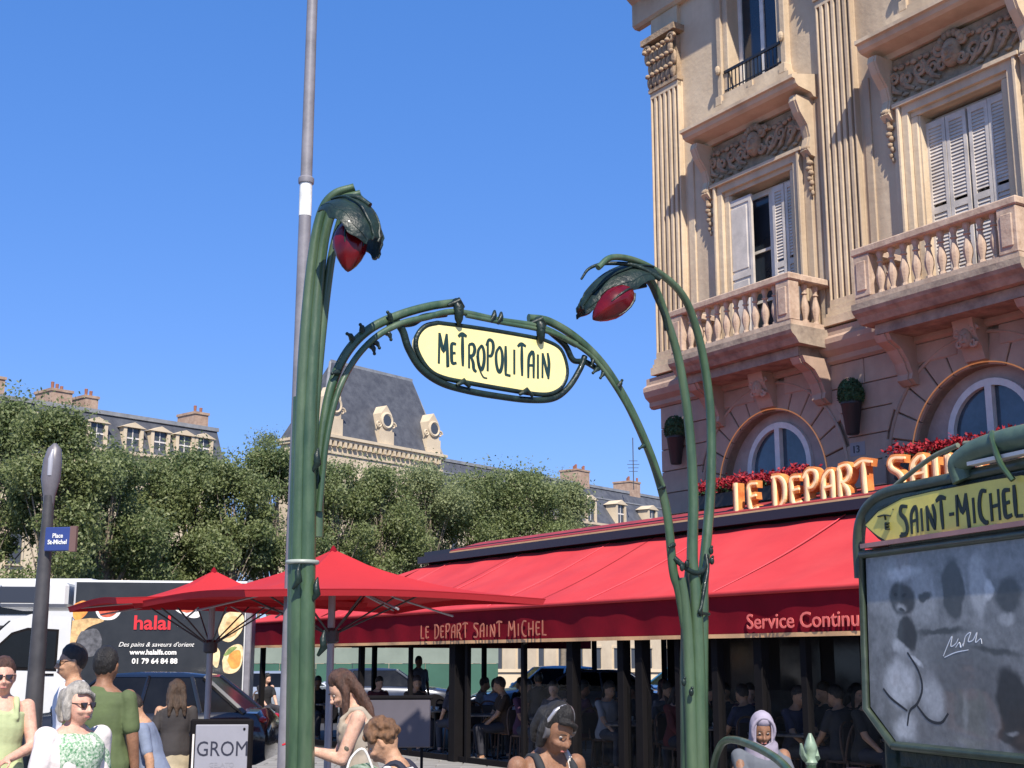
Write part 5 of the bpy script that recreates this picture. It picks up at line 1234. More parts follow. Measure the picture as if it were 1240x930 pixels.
M_bread = mat('print_bread', (.62, .40, .18), .5, .4, 9); M_brd2 = mat('print_bread_pale', (.75, .58, .32), .5, .3, 12); M_tom = mat('print_tomato', (.55, .10, .05), .5, .4, 10); M_wh = mat('print_white', (.78, .76, .72), .5); M_lett = mat('print_green', (.20, .28, .08), .5, .4, 12); M_org = mat('print_orange', (.80, .30, .06), .5, .3, 8)
blob([(90, 732), (100, 728), (108, 732), (104, 745), (94, 752), (89, 745)], M_org); blob([(116, 728), (128, 724), (142, 728), (145, 740), (137, 750), (122, 750), (115, 740)], M_wh); blob([(119, 731), (129, 728), (139, 731), (141, 740), (134, 747), (123, 747), (118, 739)], M_tom)
blob([(89, 752), (110, 749), (126, 752), (108, 760), (97, 772), (92, 786), (88, 780)], M_bread); blob([(132, 800), (138, 797), (145, 812), (141, 820), (131, 817)], M_bread)
blob([(100, 765), (118, 762), (125, 780), (115, 795), (100, 790), (96, 775)], mat('print_smoke', (.10, .10, .11), .5, .5, 12))
blob([(203, 733), (215, 735), (232, 737), (238, 746), (228, 748), (212, 741)], M_wh); blob([(205, 734), (218, 733), (234, 736), (222, 742)], M_tom)
blob([(263, 752), (270, 742), (284, 740), (291, 748), (288, 765), (276, 777), (265, 774), (261, 764)], M_brd2); blob([(268, 760), (272, 748), (282, 746), (286, 754), (282, 768), (271, 772)], M_bread)
blob([(267, 800), (272, 787), (283, 780), (291, 784), (290, 805), (282, 815), (270, 814)], M_brd2); blob([(273, 800), (277, 790), (288, 788), (288, 806), (279, 810)], M_org); blob([(268, 794), (276, 784), (284, 784), (274, 793)], M_lett)
blob([(253, 790), (258, 783), (264, 790), (262, 808), (256, 804)], M_brd2)
text_obj('lettering', 'halal', .36, mat('print_red', (.62, .02, .03), .5), box, (vx(160), -.03, vz(762)), .004, 1.08, bold=.008)
text_obj('lettering', 'Des pains & saveurs d\'orient', .118, M_wh, box, (vx(144), -.03, vz(783)), .004, 1.0, shear=.35)
text_obj('lettering', 'www.halalfs.com', .125, M_wh, box, (vx(158), -.03, vz(792.5)), .004, 1.0, bold=.004)
text_obj('lettering', '01 79 64 84 88', .135, M_wh, box, (vx(161), -.03, vz(803.5)), .004, 1.0, bold=.004)
# cab facing left
cb = MB()
prof = [(x0 - .03, .45), (x0 - .03, 2.45), (x0 - .75, 2.50), (x0 - 1.1, 2.38), (x0 - 1.85, 1.62), (x0 - 2.5, 1.35), (x0 - 2.62, 1.1), (x0 - 2.62, .5)]
cb.prism(prof, .12, 1.98); b = cb.build('cab', M_van, o)
b = MB(); b.prism([(x0 - .28, 1.5), (x0 - .28, 2.18), (x0 - .8, 2.2), (x0 - 1.05, 2.12), (x0 - 1.62, 1.58)], .105, .125); b.build('side_window', M_cglass, o)
b = MB(); b.prism([(x0 - .24, 1.46), (x0 - .24, 2.22), (x0 - .8, 2.25), (x0 - 1.08, 2.16), (x0 - 1.7, 1.54), (x0 - 1.7, 1.5)], .112, .1195); b.build('window_seal', M_dark, o)
b = MB(); b.hull([(x0 - 1.13, .2, 2.36), (x0 - 1.13, 1.9, 2.36), (x0 - 1.87, .2, 1.66), (x0 - 1.87, 1.9, 1.66), (x0 - 1.16, .2, 2.38), (x0 - 1.9, 1.9, 1.68), (x0 - 1.16, 1.9, 2.38), (x0 - 1.9, .2, 1.68)]); b.build('windscreen', M_cglass, o)
b = MB(); b.bbox(x0 - 1.35, x0 - .1, .0, 2.1, vz(736), vz(706), .06); b.build('cab_fairing', M_van, o)
b = MB(); b.bbox(x0 - 1.33, x0 - .45, -.008, .03, vz(732), vz(711), .02); b.build('fairing_panel', mat('fairing_dark', (.03, .035, .05), .3), o)
b = MB(); b.bbox(x0 - 1.5, x0 - 1.36, -.1, .06, 1.5, 1.95, .03); b.build('mirror', M_dark, o)
b = MB(); b.bbox(x0 - .45, x0 - .28, .1, .13, 1.38, 1.42, .005); b.build('handle', M_dark, o)
b = MB(); b.box(x0 - 2.6, x1, .3, 1.8, .4, .75); b.build('chassis', M_dark, o)
for x in (x0 - 1.75, x1 - .8):
    for y in (.25, 1.85): wheel(o, x, y, .37, .24)
# second van roof behind (motor caravan)
o = empty('white_van', (at(60, 800, 30).x, 30, 0), 0, 'white high-roofed van behind the truck cab at the far left', 'van')
b = MB(); q0 = at(10, 703, 30); b.bbox(-3.2, .9, 0, 2.0, .5, q0.z + .05, .12); b.build('body', M_van, o)
b = MB(); b.bbox(-1.6, -.1, -.03, .0, q0.z - .75, q0.z - .2, .03); b.build('side_window', M_cglass, o)
b = MB(); b.bbox(-3.2, .9, -.03, .0, q0.z - 1.1, q0.z - 1.0, .01); b.build('trim_strip', M_greyd, o)
for x in (-2.4, .1): wheel(o, x, .2, .37, .24)
# road signs and bright vans beyond
for (px, py, Y, w, h, c, lab) in ((722, 795, 60, .9, 1.5, (.7, .7, .7), 'white van front glimpsed far behind the terrace'),):
    pass
# bistro tables and chairs on the terrace
M_wick = mat('wicker_brown', (.10, .055, .035), .7, .3, 30, .4, 60); M_wick2 = mat('wicker_dark', (.03, .022, .02), .7)
M_marb = mat('table_top', (.12, .11, .11), .3, .3, 6)
tb = empty('cafe_table', (0, 0, 0)); b = MB(); b.lathe([(.34, .725), (.35, .735), (.35, .75), (.34, .76)], 20); b.build('table_top', M_marb, tb, smooth=40)
b = MB(); b.tube([(0, 0, .04), (0, 0, .725)], .025, 8); b.build('column', M_black, tb)
for k in range(3): b = MB(); a = k * 2.09; b.tube([(0, 0, .06), (.2 * math.cos(a), .2 * math.sin(a), .05), (.26 * math.cos(a), .26 * math.sin(a), .0)], .018, 6); b.build('foot', M_black, tb)
ch = empty('bistro_chair', (0, 0, 0)); b = MB(); b.lathe([(.19, .44), (.21, .45), (.21, .47), (.19, .48)], 14); b.build('seat', M_wick, ch, smooth=40)
b = MB(); P = spline([(-.2, .17, .46), (-.2, .22, .7), (-.14, .26, .88), (0, .28, .93), (.14, .26, .88), (.2, .22, .7), (.2, .17, .46)], 5); b.tube(P, .015, 7); b.build('back_frame', M_wick, ch, smooth=True)
b = MB(); b.bbox(-.15, .15, .23, .25, .55, .86, .006); b.build('backrest', M_wick2, ch)
for x, y in ((-.16, -.14), (.16, -.14), (-.16, .16), (.16, .16)): b = MB(); b.tube([(x * 1.15, y * 1.2, 0), (x, y, .45)], .013, 6); b.build('leg', M_wick, ch)
# terrace seats given in building coordinates (u along the front, w outwards)
def lw(u, w): v = wp(u, w, 0); return v.x, v.y
TBL = [(-7.6, 2.9), (-5.3, 2.6), (-3.2, 2.9), (-1.2, 2.7), (.7, 3.0), (2.4, 2.6), (4.4, 2.9), (6.2, 3.0), (7.8, 2.8), (-4.2, 0.8), (-1.0, .6)]
TLAB = ['at the far left end of the terrace', 'left of centre under the awning', 'behind the curly-haired visitor', 'behind the wide double post', 'behind the woman with headphones', 'beside the square dark post', 'behind the right metro post', 'near the person in the pale headscarf', 'behind the map board', 'at the back, left', 'at the back, by the corner']
for i, (u, w) in enumerate(TBL):
    t = tb if i == 0 else copy_tree(tb); x, y = lw(u, w); t.location = (x, y, 0); tag(t, 'small round dark cafe table ' + TLAB[i], 'table', 'cafe tables on the terrace')
for i, (u, w) in enumerate(TBL):
    for k, (du, dw, a) in enumerate(((-.62, .1, 90), (.62, -.1, -90))):
        c = ch if i == 0 and k == 0 else copy_tree(ch); x, y = lw(u + du, w + dw); c.location = (x, y, 0); c.rotation_euler = (0, 0, BR + R(a + 10 * (k - .5))); tag(c, ('left' if k == 0 else 'right') + ' wicker bistro chair of the table ' + TLAB[i], 'chair', 'bistro chairs on the terrace')
# ---------------------------------------------------------------- people
def remesh(mb, name, voxel, material, parent, smooth_it=3, disp=0.0, dscale=8.0):
    me = mb.mesh(name); o = bpy.data.objects.new(name, me); C.objects.link(o)
    m = o.modifiers.new('r', 'REMESH'); m.mode = 'VOXEL'; m.voxel_size = voxel; m.use_smooth_shade = True
    if smooth_it: s = o.modifiers.new('s', 'SMOOTH'); s.iterations = smooth_it; s.factor = .5
    dg = bpy.context.evaluated_depsgraph_get(); me2 = bpy.data.meshes.new_from_object(o.evaluated_get(dg)); bpy.data.objects.remove(o); bpy.data.meshes.remove(me)
    if disp:
        n = len(me2.vertices); co = np.empty(n * 3, np.float32); me2.vertices.foreach_get('co', co); no = np.empty(n * 3, np.float32); me2.vertices.foreach_get('normal', no); co = co.reshape(-1, 3); no = no.reshape(-1, 3)
        s_ = dscale; w = np.sin(co[:, 0] * s_ * 1.7 + np.sin(co[:, 2] * s_ * 1.3) * 2) * np.sin(co[:, 2] * s_ * 1.1 + np.sin(co[:, 1] * s_ * 2) * 2 + np.sin(co[:, 0] * s_ * .8) * 2) + .5 * np.sin(co[:, 1] * s_ * 3 + co[:, 2] * s_ * 2.2 + np.sin(co[:, 0] * s_ * 3))
        co = co + no * (w * disp)[:, None]; me2.vertices.foreach_set('co', co.astype(np.float32).ravel()); me2.update()
    me2.name = name; me2.materials.append(material); me2.polygons.foreach_set('use_smooth', [True] * len(me2.polygons))
    r = bpy.data.objects.new(name, me2); link(r, parent); return r
def cap(mb, a, b, ra, rb, n=12, sx=1.0):
    """closed tapered limb with rounded ends"""
    a, b = Vector(a), Vector(b); d = (b - a); L = d.length
    if L < 1e-5: mb.sph(a, ra); return
    d = d / L; pts, rs = [], []
    for k in range(4): t = k / 4; pts.append(a - d * ra * math.cos(PI / 2 * t) * .95); rs.append(max(.001, ra * math.sin(PI / 2 * t)))
    for k in range(5): t = k / 4; pts.append(a.lerp(b, t)); rs.append(ra + (rb - ra) * t)
    for k in range(1, 5): t = k / 4; pts.append(b + d * rb * math.sin(PI / 2 * t) * .95); rs.append(max(.001, rb * math.cos(PI / 2 * t)))
    mb.tube(pts, rs, n)
def chain(mb, P, Rd, n=12):
    for i in range(len(P) - 1): cap(mb, P[i], P[i + 1], Rd[i], Rd[i + 1], n)
def rings(mb, secs, M_, n=18):
    """secs: (z, rx, ry, cy)"""
    vs = []
    for (z, rx, ry, cy) in secs:
        for j in range(n):
            a = 2 * PI * j / n; vs.append(M_ @ Vector((rx * math.cos(a), cy + ry * math.sin(a), z)))
    k = len(secs); fs = [(i * n + j, i * n + (j + 1) % n, (i + 1) * n + (j + 1) % n, (i + 1) * n + j) for i in range(k - 1) for j in range(n)]
    fs += [tuple(range(n))[::-1], tuple((k - 1) * n + j for j in range(n))]; mb.add(vs, fs)
def two_bone(a, c, l1, l2, pole):
    a, c, pole = Vector(a), Vector(c), Vector(pole); d = c - a; L = min(d.length, (l1 + l2) * .995); dn = d.normalized(); c = a + dn * L
    x = (l1 * l1 - l2 * l2 + L * L) / (2 * L); h = math.sqrt(max(0, l1 * l1 - x * x)); p = (pole - dn * pole.dot(dn)).normalized(); return a + dn * x + p * h, c
def head_mesh(mb, HM, s=1.0, fat=1.0):
    """head at origin (centre), face towards -y; joined to the body by remeshing"""
    T = lambda x, y, z: HM @ Vector((x * s, y * s, z * s))
    n, kk = 24, 18; vs = []
    for i in range(kk + 1):
        th = PI * (i + .01) / (kk + .02); z = -math.cos(th) * .125; r = math.sin(th)
        for j in range(n):
            a = 2 * PI * j / n; x = math.cos(a) * r; y = math.sin(a) * r
            wx_, wy_ = .076 * fat, .094
            if z < 0: wx_ *= 1 - .30 * (-z / .125) ** 1.3; 
            yy = y * wy_ + .006
            if z < -.02 and y > 0: yy *= 1 - .45 * min(1, (-z - .02) / .1)      # nape
            if z < -.05 and y < 0: yy -= .006
            if y < -.3: 
                e = math.exp(-((z - .005) / .018) ** 2) * math.exp(-((abs(x) * wx_ - .031) / .016) ** 2); yy += .012 * e   # eye sockets
                yy -= .004 * math.exp(-((z - .03) / .012) ** 2)
                yy -= .006 * math.exp(-((z + .085) / .02) ** 2) * math.exp(-(x / .35) ** 2)
            vs.append(T(x * wx_, yy, z))
    fs = [(i * n + j, i * n + (j + 1) % n, (i + 1) * n + (j + 1) % n, (i + 1) * n + j) for i in range(kk) for j in range(n)] + [tuple(range(n))[::-1], tuple(kk * n + j for j in range(n))]
    mb.add(vs, fs)
    chain(mb, [T(0, -.086, .018), T(0, -.100, -.012), T(0, -.108, -.028)], [.008 * s, .010 * s, .013 * s], 8)
    for q in (-1, 1):
        cap(mb, T(q * .006, -.100, -.033), T(q * .013, -.096, -.034), .008 * s, .008 * s, 7)
        cap(mb, T(q * .076 * fat, .01, .02), T(q * .074 * fat, .006, -.022), .013 * s, .009 * s, 8)
        cap(mb, T(q * .03, -.076, -.03), T(q * .045, -.06, -.03), .017 * s, .014 * s, 8)
    cap(mb, T(-.017, -.088, -.058), T(.017, -.088, -.058), .0075 * s, .0075 * s, 8); cap(mb, T(-.014, -.086, -.069), T(.014, -.086, -.069), .008 * s, .008 * s, 8)
def hand(mb, wrist, elbow, palm_n, s=1.0, side=1, curl=.5):
    """palm, five bent fingers of unequal length and a thumb from the side of the palm"""
    w = Vector(wrist); d = (w - Vector(elbow)).normalized(); pn = Vector(palm_n); pn = (pn - d * pn.dot(d)).normalized(); ac = d.cross(pn) * side
    for k in range(4):
        o = ac * (.030 - .020 * k) * s; cap(mb, w + o * .55, w + d * .085 * s + o, .015 * s, .0125 * s, 8)
    for k, L in enumerate((.072, .082, .077, .06)):
        b0 = w + d * .088 * s + ac * (.034 - .0225 * k) * s; a1 = curl * .5; a2 = curl * 1.1
        d1 = (d * math.cos(a1) + pn * math.sin(a1)); d2 = (d * math.cos(a1 + a2) + pn * math.sin(a1 + a2)); d3 = (d * math.cos(a1 + a2 * 1.6) + pn * math.sin(a1 + a2 * 1.6))
        p1 = b0 + d1 * L * .48 * s; p2 = p1 + d2 * L * .32 * s; p3 = p2 + d3 * L * .22 * s
        chain(mb, [b0, p1, p2, p3], [.0092 * s, .0086 * s, .008 * s, .0066 * s], 8)
    t0 = w + d * .022 * s + ac * .022 * s; t1 = t0 + (d * .6 + ac * .75 + pn * .3).normalized() * .042 * s; t2 = t1 + (d * .85 + ac * .3 + pn * .45).normalized() * .032 * s; t3 = t2 + (d * .9 + pn * .4).normalized() * .022 * s
    chain(mb, [t0, t1, t2, t3], [.0145 * s, .011 * s, .0095 * s, .0075 * s], 8)
SKIN = {'light': (.60, .36, .26), 'pink': (.62, .34, .25), 'tan': (.46, .26, .16), 'brown': (.24, .12, .07), 'dark': (.12, .065, .045)}
def person(lab, loc, rz, h=1.70, skin='light', pose='stand', lean=0.0, head=(0, 0), armL=None, armR=None, top=None, sleeve='short', topcol=(.5, .5, .5), topm=None, legs='trousers', legcol=(.05, .05, .07), hair='short', haircol=(.04, .025, .015),
           vox=.011, shades=False, grp=None, build=1.0, seat_h=.46, extra=None, name='person', curl=.6, step=.0, cardigan=None, neck_low=0):
    s = h / 1.70; o = empty(name, (loc[0], loc[1], loc[2] if len(loc) > 2 else 0), rz, lab, 'person', grp)
    ms = mat('skin_' + skin, SKIN[skin], .55, .2, 22, .15, 90, spec=.35); zp = (.93 if pose != 'sit' else seat_h / s + .10)
    TM = Matrix.Scale(s, 4) @ Matrix.Translation((0, 0, zp)) @ Matrix.Rotation(lean, 4, 'X') @ Matrix.Translation((0, 0, -.93))   # lean>0 tips the chest towards -y
    if True: TM = Matrix.Scale(s, 4) @ Matrix.Translation((0, 0, zp)) @ Matrix.Rotation(lean, 4, 'X') @ Matrix.Translation((0, 0, -.93))
    W = lambda x, y, z: TM @ Vector((x, y, z))
    bw = build
    tors = [(.80, .10 * bw, .08 * bw, 0), (.86, .16 * bw, .115 * bw, .005), (.95, .165 * bw, .12 * bw, .005), (1.06, .138 * bw, .10 * bw, 0), (1.14, .14 * bw, .102 * bw, -.002), (1.25, .158 * bw, .115 * bw, -.006), (1.34, .165 * bw, .108 * bw, .0), (1.40, .15, .085, .008), (1.445, .09, .065, .012), (1.47, .05, .05, .01)]
    b = MB(); rings(b, tors, TM)
    hc = Vector((0, -.02, 1.59)); yaw, pit = head
    HM = TM @ Matrix.Translation(hc - Vector((0, 0, .115))) @ Matrix.Rotation(yaw, 4, 'Z') @ Matrix.Rotation(pit, 4, 'X') @ Matrix.Translation((0, 0, .1)) 
    hs_ = 1.0; S3 = HM
    cap(b, W(0, .015, 1.42), HM @ Vector((0, .015, -.07)), .058 * s * (bw * .4 + .6), .054 * s, 14)
    head_mesh(b, HM, 1.0, fat=.9 + .12 * bw)
    J = {}
    for q, arm in ((-1, armR), (1, armL)):
        sh = W(q * .175 * (bw * .5 + .5), .01, 1.385); l1, l2 = .285 * s, .25 * s
        tgt = W(*arm[0]) if arm else W(q * .25, -.03, .84 if pose != 'sit' else 1.02); 
        if pose == 'sit' and not arm: tgt = W(q * .14, -.34, 1.0)
        pole = Vector(arm[1]) if arm and len(arm) > 1 else Vector((q * .5, .8, -.3))
        el, wr = two_bone(sh, tgt, l1, l2, pole)
        k = .85 + .15 * bw
        chain(b, [sh, el, wr], [.052 * s * k, .041 * s * k, .027 * s], 12)
        hand(b, wr, el, (0, -.3, -1) if not arm or len(arm) < 3 else arm[2], s, q, curl)
        J[q] = (sh, el, wr)
    LG = {}
    for q in (-1, 1):
        hip = W(q * .09, 0, .90) if pose != 'sit' else Vector((q * .09 * s, 0, (zp - .01) * s))
        if pose == 'sit': kn = Vector((q * .13 * s, -.44 * s, seat_h + .07 * s)); an = Vector((q * .13 * s, -.40 * s, .08 * s))
        else: kn = Vector((q * .095 * s, (-.03 - step * q * .5) * s, .48 * s)); an = Vector((q * .10 * s, (.03 - step * q) * s, .085 * s))
        chain(b, [hip, kn, an], [.085 * s * bw, .056 * s, .038 * s], 12); cap(b, an + Vector((0, .03, -.04)) * s, an + Vector((q * .01, -.15, -.055)) * s, .035 * s, .03 * s, 10); LG[q] = (hip, kn, an)
    ms.node_tree.nodes['Principled BSDF'].inputs['Subsurface Weight'].default_value = .12; ms.node_tree.nodes['Principled BSDF'].inputs['Subsurface Radius'].default_value = (.02, .008, .004); ms.node_tree.nodes['Principled BSDF'].inputs['Subsurface Scale'].default_value = 1
    body = remesh(b, 'body', vox, ms, o, 2)
    mt = topm or mat('cloth_%d_%d_%d' % tuple(int(c * 255) for c in topcol), topcol, .85, .14, 6, .35, 14)
    # upper garment
    if top != 'none':
        g = MB(); e = .014 if vox < .013 else .021
        z_top = 1.43 - neck_low if sleeve != 'tank' else 1.36
        z_bot = {'long': .66, 'short': .84}.get(top, .84)
        secs = [(z_bot, .17 * bw + e, .125 * bw + e, .005)] if top != 'dress' else []
        secs += [(z, rx + e + (.014 if z < 1.1 else 0), ry + e + (.01 if z < 1.1 else 0), cy) for z, rx, ry, cy in tors[1:8] if z <= z_top]
        if sleeve == 'tank': secs += [(1.375, .115, .095, .006)]
        else: secs += [(1.415, .125, .082, .01), (1.45, .078, .066, .012)]
        rings(g, secs, TM)
        for q in (-1, 1):
            sh, el, wr = J[q]
            if sleeve == 'short': chain(g, [sh + Vector((0, 0, -.008)), sh.lerp(el, .72)], [.059 * s, .057 * s], 12)
            elif sleeve == 'long': chain(g, [sh + Vector((0, 0, -.006)), el, el.lerp(wr, .9)], [.059 * s, .050 * s, .038 * s], 12)
            elif sleeve == 'tank': chain(g, [W(q * .10, -.105, 1.31), W(q * .098, -.092, 1.38), W(q * .094, -.03, 1.435), W(q * .094, .04, 1.43), W(q * .10, .10, 1.36)], [.020 * s] * 5, 8)
        remesh(g, 'shirt' if top != 'dress' else 'dress', vox, mt, o, 3, .005, 9)
    if cardigan:
        g = MB(); rings(g, [(z, rx + .032, ry + .03, cy + .02) for z, rx, ry, cy in [(.72, .19, .13, .01)] + tors[1:8]], TM)
        for q in (-1, 1): sh, el, wr = J[q]; chain(g, [sh, el, el.lerp(wr, .92)], [.075 * s, .06 * s, .048 * s], 12)
        cg = remesh(g, 'cardigan', vox, mat('cardigan_cloth', cardigan, .9, .1, 5, .5, 12), o, 3, .006, 8)
        # open front
        bm = bmesh.new(); bm.from_mesh(cg.data); Ti = TM.inverted(); dl = [v for v in bm.verts if (lambda p: p.y < -.02 and abs(p.x) < .05 + .03 * (1.42 - p.z) and p.z < 1.5)(Ti @ v.co)]
        bmesh.ops.delete(bm, geom=dl, context='VERTS'); bm.to_mesh(cg.data); bm.free(); sm_ = cg.modifiers.new('thick', 'SOLIDIFY'); sm_.thickness = .008
    g = MB(); ml_ = mat('cloth_%d_%d_%d' % tuple(int(c * 255) for c in legcol), legcol, .85, .14, 6, .35, 14); e = .012
    if legs == 'skirt' or legs == 'dress':
        if pose == 'sit': legs = 'trousers'
        else:
            rings(g, [(.12 * s, .33 * s, .30 * s, 0), (.5 * s, .26 * s, .23 * s, 0), (.8 * s, .20 * s, .16 * s, 0), (.97 * s, .17 * s * bw, .13 * s * bw, 0), (1.05 * s, .15 * s * bw, .112 * s * bw, 0)], Matrix.Identity(4)); remesh(g, 'skirt', vox, ml_, o, 3, .012, 11)
    if legs in ('trousers', 'shorts'):
        for q in (-1, 1):
            hip, kn, an = LG[q]
            chain(g, [hip, kn, an.lerp(kn, .12)] if legs == 'trousers' else [hip, kn], [.098 * s * bw, .072 * s, .056 * s][:3 if legs == 'trousers' else 2], 12)
        rings(g, [(.82, .15 * bw, .12 * bw, .005), (.88, .175 * bw, .132 * bw, .005), (.97, .172 * bw, .13 * bw, .004), (1.03, .15 * bw, .112 * bw, 0)], TM); remesh(g, legs, vox, ml_, o, 3, .004, 9)
    for q in (-1, 1):
        an = LG[q][2]; g = MB(); cap(g, an + Vector((0, .035, -.045)) * s, an + Vector((q * .01, -.16, -.06)) * s, .042 * s, .036 * s, 10); g.build('shoe', mat('shoe_leather', (.05, .045, .045), .6), o, smooth=True)
    # hair
    hm = mat('hair_%d_%d_%d' % tuple(int(c * 255) for c in haircol), haircol, .55, .45, 14, .6, 90, stretch=(3, 3, .4))
    T = lambda x, y, z: HM @ Vector((x, y, z)); g = MB()
    def shell(k, zc, front, low):
        vs = []; n, kk = 20, 12
        for i in range(kk + 1):
            for j in range(n):
                th = PI * .62 * (i + .02) / kk; a = 2 * PI * j / n; r = math.sin(th); z = math.cos(th)
                yy = math.sin(a) * r
                vs.append(T(math.cos(a) * r * .083 * k, .012 + yy * .102 * k + (front * (1 - z) if yy < 0 else 0), zc + z * .108 * k))
        fs = [(i * n + j, i * n + (j + 1) % n, (i + 1) * n + (j + 1) % n, (i + 1) * n + j) for i in range(kk) for j in range(n)] + [tuple(range(n))[::-1], tuple(kk * n + j for j in range(n))]
        g.add(vs, fs)
    if hair in ('short', 'bob', 'long', 'curly', 'bun'):
        shell(1.03 if hair in ('short', 'bun') else 1.04, .040, {'short': .022, 'bun': .025, 'long': .03, 'bob': .04, 'curly': .05}[hair], 0); g.sph(T(0, .032, .02), ((.080 if hair == 'short' else .086) * s, .078 * s, .088 * s), 14, 10)
    if hair == 'bob':
        for q in (-1, 1): chain(g, [T(q * .06, .02, .08), T(q * .085, .005, .0), T(q * .082, .0, -.07)], [.035 * s, .033 * s, .024 * s]); 
        for x in (-.05, 0, .05): chain(g, [T(x, .06, .06), T(x * 1.2, .085, -.03), T(x * 1.2, .07, -.085)], [.05 * s, .038 * s, .026 * s])
        chain(g, [T(-.055, -.062, .085), T(-.01, -.082, .088), T(.04, -.078, .066), T(.066, -.05, .03)], [.016 * s, .015 * s, .015 * s, .014 * s])
    if hair == 'long':
        for q in (-1, 1): p0 = T(q * .084, -.0, -.02); chain(g, [T(q * .055, .0, .09), p0, p0 + Vector((0, 0, -.10 * s)), p0 + Vector((0, -.01, -.21 * s))], [.034 * s, .028 * s, .026 * s, .012 * s])
        for x in (-.05, 0, .05): p0 = T(x * 1.3, .08, -.04); p1 = W(x * 1.7, .115, 1.33); chain(g, [T(x, .06, .06), p0, p0.lerp(p1, .55) + Vector((0, .015, 0)), p1], [.045 * s, .040 * s, .034 * s, .018 * s])
    if hair == 'bun': g.sph(T(0, .1, .06), .045 * s, 10, 8)
    if hair == 'curly':
        rc = random.Random(4)
        for _ in range(110):
            a = rc.random() * 6.28; th = rc.random() * 1.9; 
            p = Vector((math.sin(th) * math.cos(a) * .088, .02 + math.sin(th) * math.sin(a) * .1, .045 + math.cos(th) * .1))
            if p.y < -.05 and p.z < .055: continue
            g.sph(T(*p), (.017 + .01 * rc.random()) * s, 7, 5)
    if hair in ('short', 'bob', 'long', 'bun', 'curly'):
        remesh(g, 'hair', max(.006, vox * .7), hm, o, 4 if hair in ('bob', 'long') else 2, .0012 if hair in ('short', 'bob') else .0018, 45)
    if hair == 'scarf':
        sc2 = mat('scarf_cloth', haircol, .85, .08, 5, .4, 12)
        g2 = MB(); vs = []; n, kk = 28, 20
        for i in range(kk + 1):
            t = i / kk; z = .15 - .42 * t
            for j in range(n):
                a = -PI / 2 + R(42 - 12 * abs(t - .3)) + (2 * PI - 2 * R(42 - 12 * abs(t - .3))) * j / (n - 1)
                r = (.10 * math.sqrt(max(0.0, 1 - ((z - .03) / .125) ** 2)) if z > .03 else .10 + .11 * max(0, -z + .0) ** 1.2)
                if t > .5: a = -PI / 2 + 2 * PI * j / (n - 1)
                vs.append(T(math.cos(a) * r * (.95 if z > -.1 else 1.15), .012 + math.sin(a) * r * 1.12, z))
        fs = [(i * n + j, i * n + j + 1, (i + 1) * n + j + 1, (i + 1) * n + j) for i in range(kk) for j in range(n - 1)]
        g2.add(vs, fs); ob = g2.build('headscarf', sc2, o, smooth=True); md = ob.modifiers.new('thick', 'SOLIDIFY'); md.thickness = .01
        g4 = MB(); g4.sph(T(0, .005, .085), (.078 * s, .09 * s, .068 * s), 14, 10, m=None); g4.build('headscarf_crown', sc2, ob, smooth=True); g3 = MB(); g3.tube([T(.085 * math.cos(a), -.055 - .01 * math.sin(a), .015 + .11 * math.sin(a)) for a in [k * PI / 12 for k in range(25)]], .014 * s, 8); g3.build('headscarf_edge', sc2, ob, smooth=True)
    # eyes / sunglasses
    if shades:
        g = MB()
        for q in (-1, 1): g.hull([T(q * .032 + dx, -.094 + abs(dx) * .25 + dy, .008 + dz) for dx, dz in ((-.024, .014), (.024, .016), (.022, -.012), (.0, -.020), (-.02, -.014)) for dy in (-.004, .004)])
        g.tube([T(-.012, -.1, .012), T(.012, -.1, .012)], .0025, 5)
        for q in (-1, 1): g.tube([T(q * .056, -.086, .014), T(q * .08, 0, .018)], .0028, 5)
        g.build('sunglasses', mat('sunglass_lens', (.03, .018, .012), .08, spec=.8), o)
    else:
        for q in (-1, 1):
            g = MB(); g.sph(T(q * .031, -.0715, .004), .0100 * s, 10, 8); e_ = g.build('eye', mat('eye_white', (.30, .26, .24), .35), o, smooth=True); g = MB(); g.sph(T(q * .031, -.0758, .002), .0070 * s, 8, 6); g.build('iris', mat('iris_dark', (.03, .018, .01), .1), e_, smooth=True)
            if vox < .013: g = MB(); g.tube([T(q * .016, -.094, .026), T(q * .032, -.094, .031), T(q * .048, -.080, .026)], .003 * s, 5); g.build('eyebrow', mat('eyebrow_dark', (.035, .02, .013), .7), o, smooth=True)
    if vox < .013:
        g = MB(); g.tube([T(-.02, -.0925, -.0635), T(0, -.0965, -.0625), T(.02, -.0925, -.0635)], [.003, .005, .003], 6, flat=.8); g.build('lips', mat('lips', (.42, .14, .12), .45), o, smooth=True)
    o['_'] = 0; del o['_']
    return o, T, W, J, HM, TM
def X(px, Y): return at(px, 800, Y).x
FAC = lambda deg: R(deg)     # 0 faces the camera, +90 faces right (east), -90 faces left
pg = 'passers-by in front of the terrace'
# green dress, left edge
person('woman in a pale green dress with bare arms at the left edge of the picture', (X(5, 9.0), 9.0), FAC(25), h=1.66, skin='pink', top='dress', sleeve='tank', topcol=(.42, .47, .25), legs='dress', legcol=(.45, .50, .27), hair='bun', haircol=(.07, .03, .02), shades=True, armL=((.05, -.26, 1.05), (1, .3, -1)), armR=((-.1, -.28, 1.08), (-1, .3, -1)), grp=pg, vox=.009)
# white shirt
person('man in a white shirt and sunglasses walking left behind the grey-haired woman', (X(90, 10.2), 10.2), FAC(-62), h=1.76, skin='tan', top='short', sleeve='long', topcol=(.72, .70, .74), legcol=(.30, .24, .18), hair='short', haircol=(.035, .025, .02), shades=True, head=(0, .0), grp=pg, vox=.009, step=.12)
